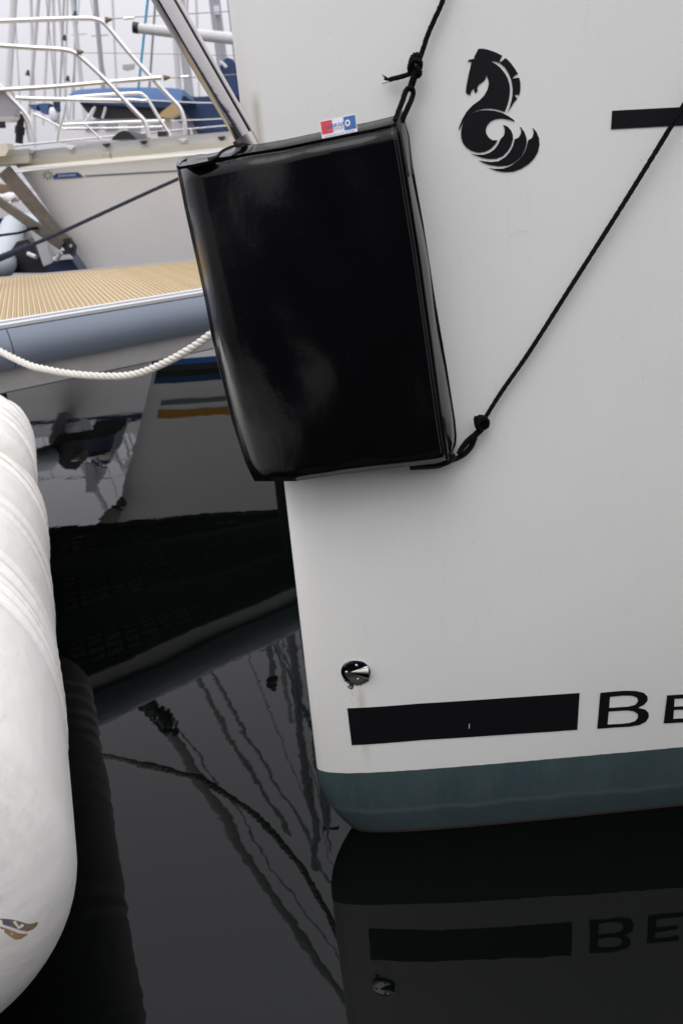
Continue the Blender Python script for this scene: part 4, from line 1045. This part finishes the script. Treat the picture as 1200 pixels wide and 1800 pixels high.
# far row boats
specs = [(-9.2, 24, 9.5, 1.35, ('white', 'blue'), 'white yacht low in the far row at the left edge with blue stripe'),
         (-5.2, 26, 10.5, 1.5, ('white', 'navy'), 'far white yacht under the left cluster of masts with navy stripe'),
         (-2.0, 30, 11, 1.6, ('white', 'blue'), 'far white yacht right of the left cluster of masts'),
         (2.5, 32, 11, 1.5, ('white', 'navy'), 'far white yacht mostly hidden behind the navy tent'),
         (-14, 34, 12, 1.6, ('white', 'navy'), 'farthest white yacht at the left edge of the harbour')]
fy = []
for cx_, Y_, Ln, hg, mm, lb in specs: fy.append(far_yacht(lb, cx_, Y_, Ln, hg, 4, mm)[0])
ms = [(25,12,147,13.5,0.050,'sailwhite',0,'furled_genoa'), (68,50,150,22,0.046,'sailwhite',0,'furled_genoa'), (87,76,160,25,0.040,'sailwhite',1,'furled_genoa'),
      (94,99,170,27,0.045,'mast',1,'mast'), (104,121,172,28,0.040,'mast',1,'mast'), (113,103,170,26,0.028,'mast_dk',1,'furled_genoa'),
      (119,112,190,26,0.030,'mast',2,'mast'), (128,150,150,28,0.070,'mast',2,'mast'), (134,129,165,28,0.03,'mast_dk',2,'furled_genoa'),
      (168,186,140,23,0.060,'mast_dk',2,'mast'), (198,208,150,30,0.035,'mast',2,'mast'), (82,104,170,24,0.012,'wire',1,'shroud'), (26,38,160,24,0.010,'wire',0,'shroud'),
      (160,200,150,28,0.012,'wire',2,'shroud'), (140,122,160,28,0.012,'bluerope',2,'halyard'), (330,322,160,18,0.012,'wire',3,'shroud'), (345,352,170,30,0.04,'mast',3,'mast'),
      (55,62,200,30,0.05,'mast',1,'mast')]
for p0, p1, yb_, Y_, r_, mm, bi, nm in ms: far_mast(p0, p1, yb_+60, Y_, r_, M[mm], fy[bi], nm)
for x, y, w_, Y_ in ((140, 60, 26, 28), (176, 62, 30, 23), (310, 40, 30, 19)):
    MB().tube([PY(x-w_/2, y+1, Y_), PY(x+w_/2, y-1, Y_)], 0.02, 6).build('spreader', M['mast'], fy[2])
for x, y in ((114, 66), (120, 138), (133, 24), (50, 128)):
    MB().tube([PY(x, y-5, 25), PY(x-1, y+5, 25)], [0.03, 0.07], 6).build('block', M['black'], fy[1])
for x0, x1 in ((215, 236),):
    q = MB().prism([PY(215,114,22), PY(236,112,22), PY(235,120,22), PY(222,124,22), (PY(216,122,22))], (0, 0.1, 0)).build('radar_scanner', mat('pale_grey', (0.45, 0.44, 0.43), 0.6), fy[2], smooth=False)
# blue canvas bits in the far row
for (x0, y0, x1, y1, mm, b_) in ((50, 184, 66, 194, 'canvas', 0), (67, 182, 86, 201, 'canvas', 1), (92, 176, 97, 195, 'canvas_dk', 1)):
    MB().prism([PY(x0, y0, 20), PY(x1, y0-1, 20), PY(x1-2, y1, 20), PY(x0+6, y1-2, 20)], (0, 0.4, 0)).build('canvas_cover', M[mm], fy[b_], smooth=False)
MB().ball(PY(94, 203, 18), 0.08, 8, 6, (1, 1, 1.9)).build('fender_ball', M['white_print'], fy[1])
# masts that appear only in the water's mirror
def ray_m(px, py):
    x, y, z = ray(px, py); return x, y, -z
def PM(px, py, Y_):
    x, y, z = ray_m(px, py); t_ = Y_/y; return Vector((x*t_, Y_, -H+z*t_))
mt = thing('moored_yacht', 'white yacht hidden behind the bow whose masthead shows mirrored beside the waterline', 'yacht', (0.6, 13.5, 0), 0, 'yachts moored in the far rows')
hh = Hull(0.0, lambda z: -1.2-0.3*z, lambda z: 14.6, lambda z: 0.06+0.05*max(0, z), lambda z: 0.35, 1.6, 10)
hh.mesh([-0.2, 0, 0.4, 0.9, 1.35], 18).build('hull', M['white'], mt, angle=60)
ptop = PM(577, 1462, 12.6); MB().tube([(ptop.x-0.02, 12.6, 1.3), ptop], 0.085, 10).build('mast', M['mast_dk'], mt)
q = MB(); q.tube([ptop+Vector((-0.12, 0, 0)), ptop+Vector((0.25, 0, 0.05))], 0.05, 6); q.tube([ptop, ptop+Vector((0.05, 0, 0.5))], 0.02, 5); q.build('wind_vane', M['black'], mt)
pb = PM(480, 1200, 14.5); MB().tube([(pb.x-0.1, 14.5, 1.3), pb], 0.07, 10).build('mizzen_mast', M['mast_dk'], mt); MB().ball(pb, 0.14, 8, 6).build('radar_dome', M['black'], mt)
for pts, r_, Y_ in (([(378,1190),(425,1330),(480,1450),(540,1530),(600,1580)], 0.026, 9.0), ([(440,1170),(480,1290),(520,1380),(555,1440)], 0.012, 12.0), ([(500,1150),(530,1260),(560,1400)], 0.016, 12.5)):
    a = PM(*pts[0], Y_); b = PM(*pts[-1], Y_+0.8); d = (a-b)
    MB().tube([a+d*0.25, b, b-d*0.4], r_, 6).build('stay', M['mast_dk'], mt)

# ================================================================== SMALL CRAFT BEHIND THE WALKWAY (left)
dg_ = thing('inflatable_dinghy', 'pale grey inflatable dinghy half hidden at the left edge behind the walkway', 'dinghy', tuple(PZ(10, 455, 0.3)))
MB().tube(catmull([PY(-60, 470, 7.6), PY(-2, 468, 7.6), PY(8, 448, 8.0), PY(18, 418, 8.6), PY(24, 398, 9.4), PY(40, 392, 10.4)], 6), [0.12]*31, 12).build('side_tube', M['dinghy'], dg_)
MB().tube(catmull([PY(30, 392, 10.2), PY(50, 390, 10.2), PY(75, 404, 9.6)], 6), 0.10, 12).build('bow_tube', M['dinghy'], dg_)
MB().prism([PY(40, 408, 9.4), PY(62, 404, 9.4), PY(64, 418, 9.4), PY(42, 420, 9.4)], (0, 0.2, 0)).build('thwart', M['grey_rail'], dg_, smooth=False)
ob = thing('outboard_motor', 'black outboard motor among the small boats behind the walkway', 'outboard motor', tuple(PY(40, 450, 7.8)))
MB().prism([PY(x, y, 7.8) for x, y in ((18,480),(20,440),(30,425),(48,420),(60,430),(66,450),(84,456),(86,480))], (0, 0.4, 0)).build('cowling', M['black'], ob, smooth=False)
MB().tube([PY(50, 446, 7.75), PY(64, 452, 7.7)], 0.02, 8).build('handle', M['grey_rail'], ob)
wp_ = thing('boarding_board', 'white slanted boarding board standing beside the navy striped hull', 'boarding board', tuple(PY(80, 466, 7.3)))
MB().prism([PY(x, y, 7.3) for x, y in ((54,402),(74,400),(91,462),(77,468))], (0, 0.05, 0)).build('board', M['grey_rail'], wp_, smooth=False)
MB().prism([PY(x, y, 7.4) for x, y in ((78,404),(112,440),(90,452))], (0, 0.05, 0)).build('side_panel', M['white'], wp_, smooth=False)
sb = thing('motor_boat', 'small navy and white striped boat bow tucked under the steel stem fitting', 'boat', tuple(PY(115, 465, 7.6)))
MB().prism([PY(x, y, 7.6) for x, y in ((86,440),(112,434),(150,490),(84,492))], (0, 0.6, 0)).build('hull', M['navy'], sb, smooth=False)
MB().prism([PY(x, y, 7.58) for x, y in ((86,452),(123,447),(128,455),(86,459))], (0, 0.02, 0)).build('white_stripe', M['white'], sb, smooth=False)
MB().tube([PY(98,458,7.5), PY(108,444,7.5)], 0.02, 6).build('cleat', M['white'], sb)
pc = thing('motor_boat', 'cluttered white cabin boat beyond the dinghy at the left edge', 'boat', tuple(PY(20, 400, 11)))
MB().prism([PY(x, y, 12.0) for x, y in ((-60,372),(30,362),(62,372),(66,400),(40,420),(-60,425))], (0, 1.2, 0)).build('hull', M['white'], pc, smooth=False)
MB().prism([PY(x, y, 11.9) for x, y in ((-5,376),(12,378),(14,388),(-5,390))], (0, 0.2, 0)).build('blue_cover', M['canvas'], pc, smooth=False)
for x, y in ((0,350),(18,345),(30,355),(44,360),(22,372),(36,382),(8,398)):
    MB().ball(PY(x, y, 11.5), random.uniform(0.05, 0.10), 7, 5, (1.4, 1, 0.7)).build('deck_gear', M[random.choice(['white', 'grey_rail', 'dinghy', 'brown'])], pc)
MB().tube([PY(44, 355, 11.3), PY(47, 400, 11.3)], 0.03, 6).build('orange_post', M['orange'], pc)
MB().prism([PY(x, y, 11.6) for x, y in ((-10,322),(10,325),(12,340),(-10,345))], (0, 0.3, 0)).build('wheelhouse', M['brown'], pc, smooth=False)

# added unseen dark hull behind the camera: blocks low sky, darkens pad and lower hull
dark_blocker = thing('moored_yacht', 'dark blue yacht hull added out of view to block low sky and darken reflections', 'yacht', (0, -3, 0))
hn = Hull(0.0, lambda z: -5.0-0.3*z, lambda z: -3.6, lambda z: 0.10+0.05*max(0, z), lambda z: 0.35, 1.7, 12)
hn.mesh([-0.2, 0, 0.4, 0.9, 1.4, 1.75, 2.1], 24).build('hull', M['navy'], dark_blocker, angle=60)

# quay at the end of the harbour
q = MB(); q.box((-10, 75, 0.5), (260, 4, 2.0)); o = q.build('quay', mat('quay_stone', (0.42, 0.42, 0.43), 0.9, var=(0.5, 0.6, (0.34, 0.34, 0.35))), smooth=False); o['kind'] = 'structure'
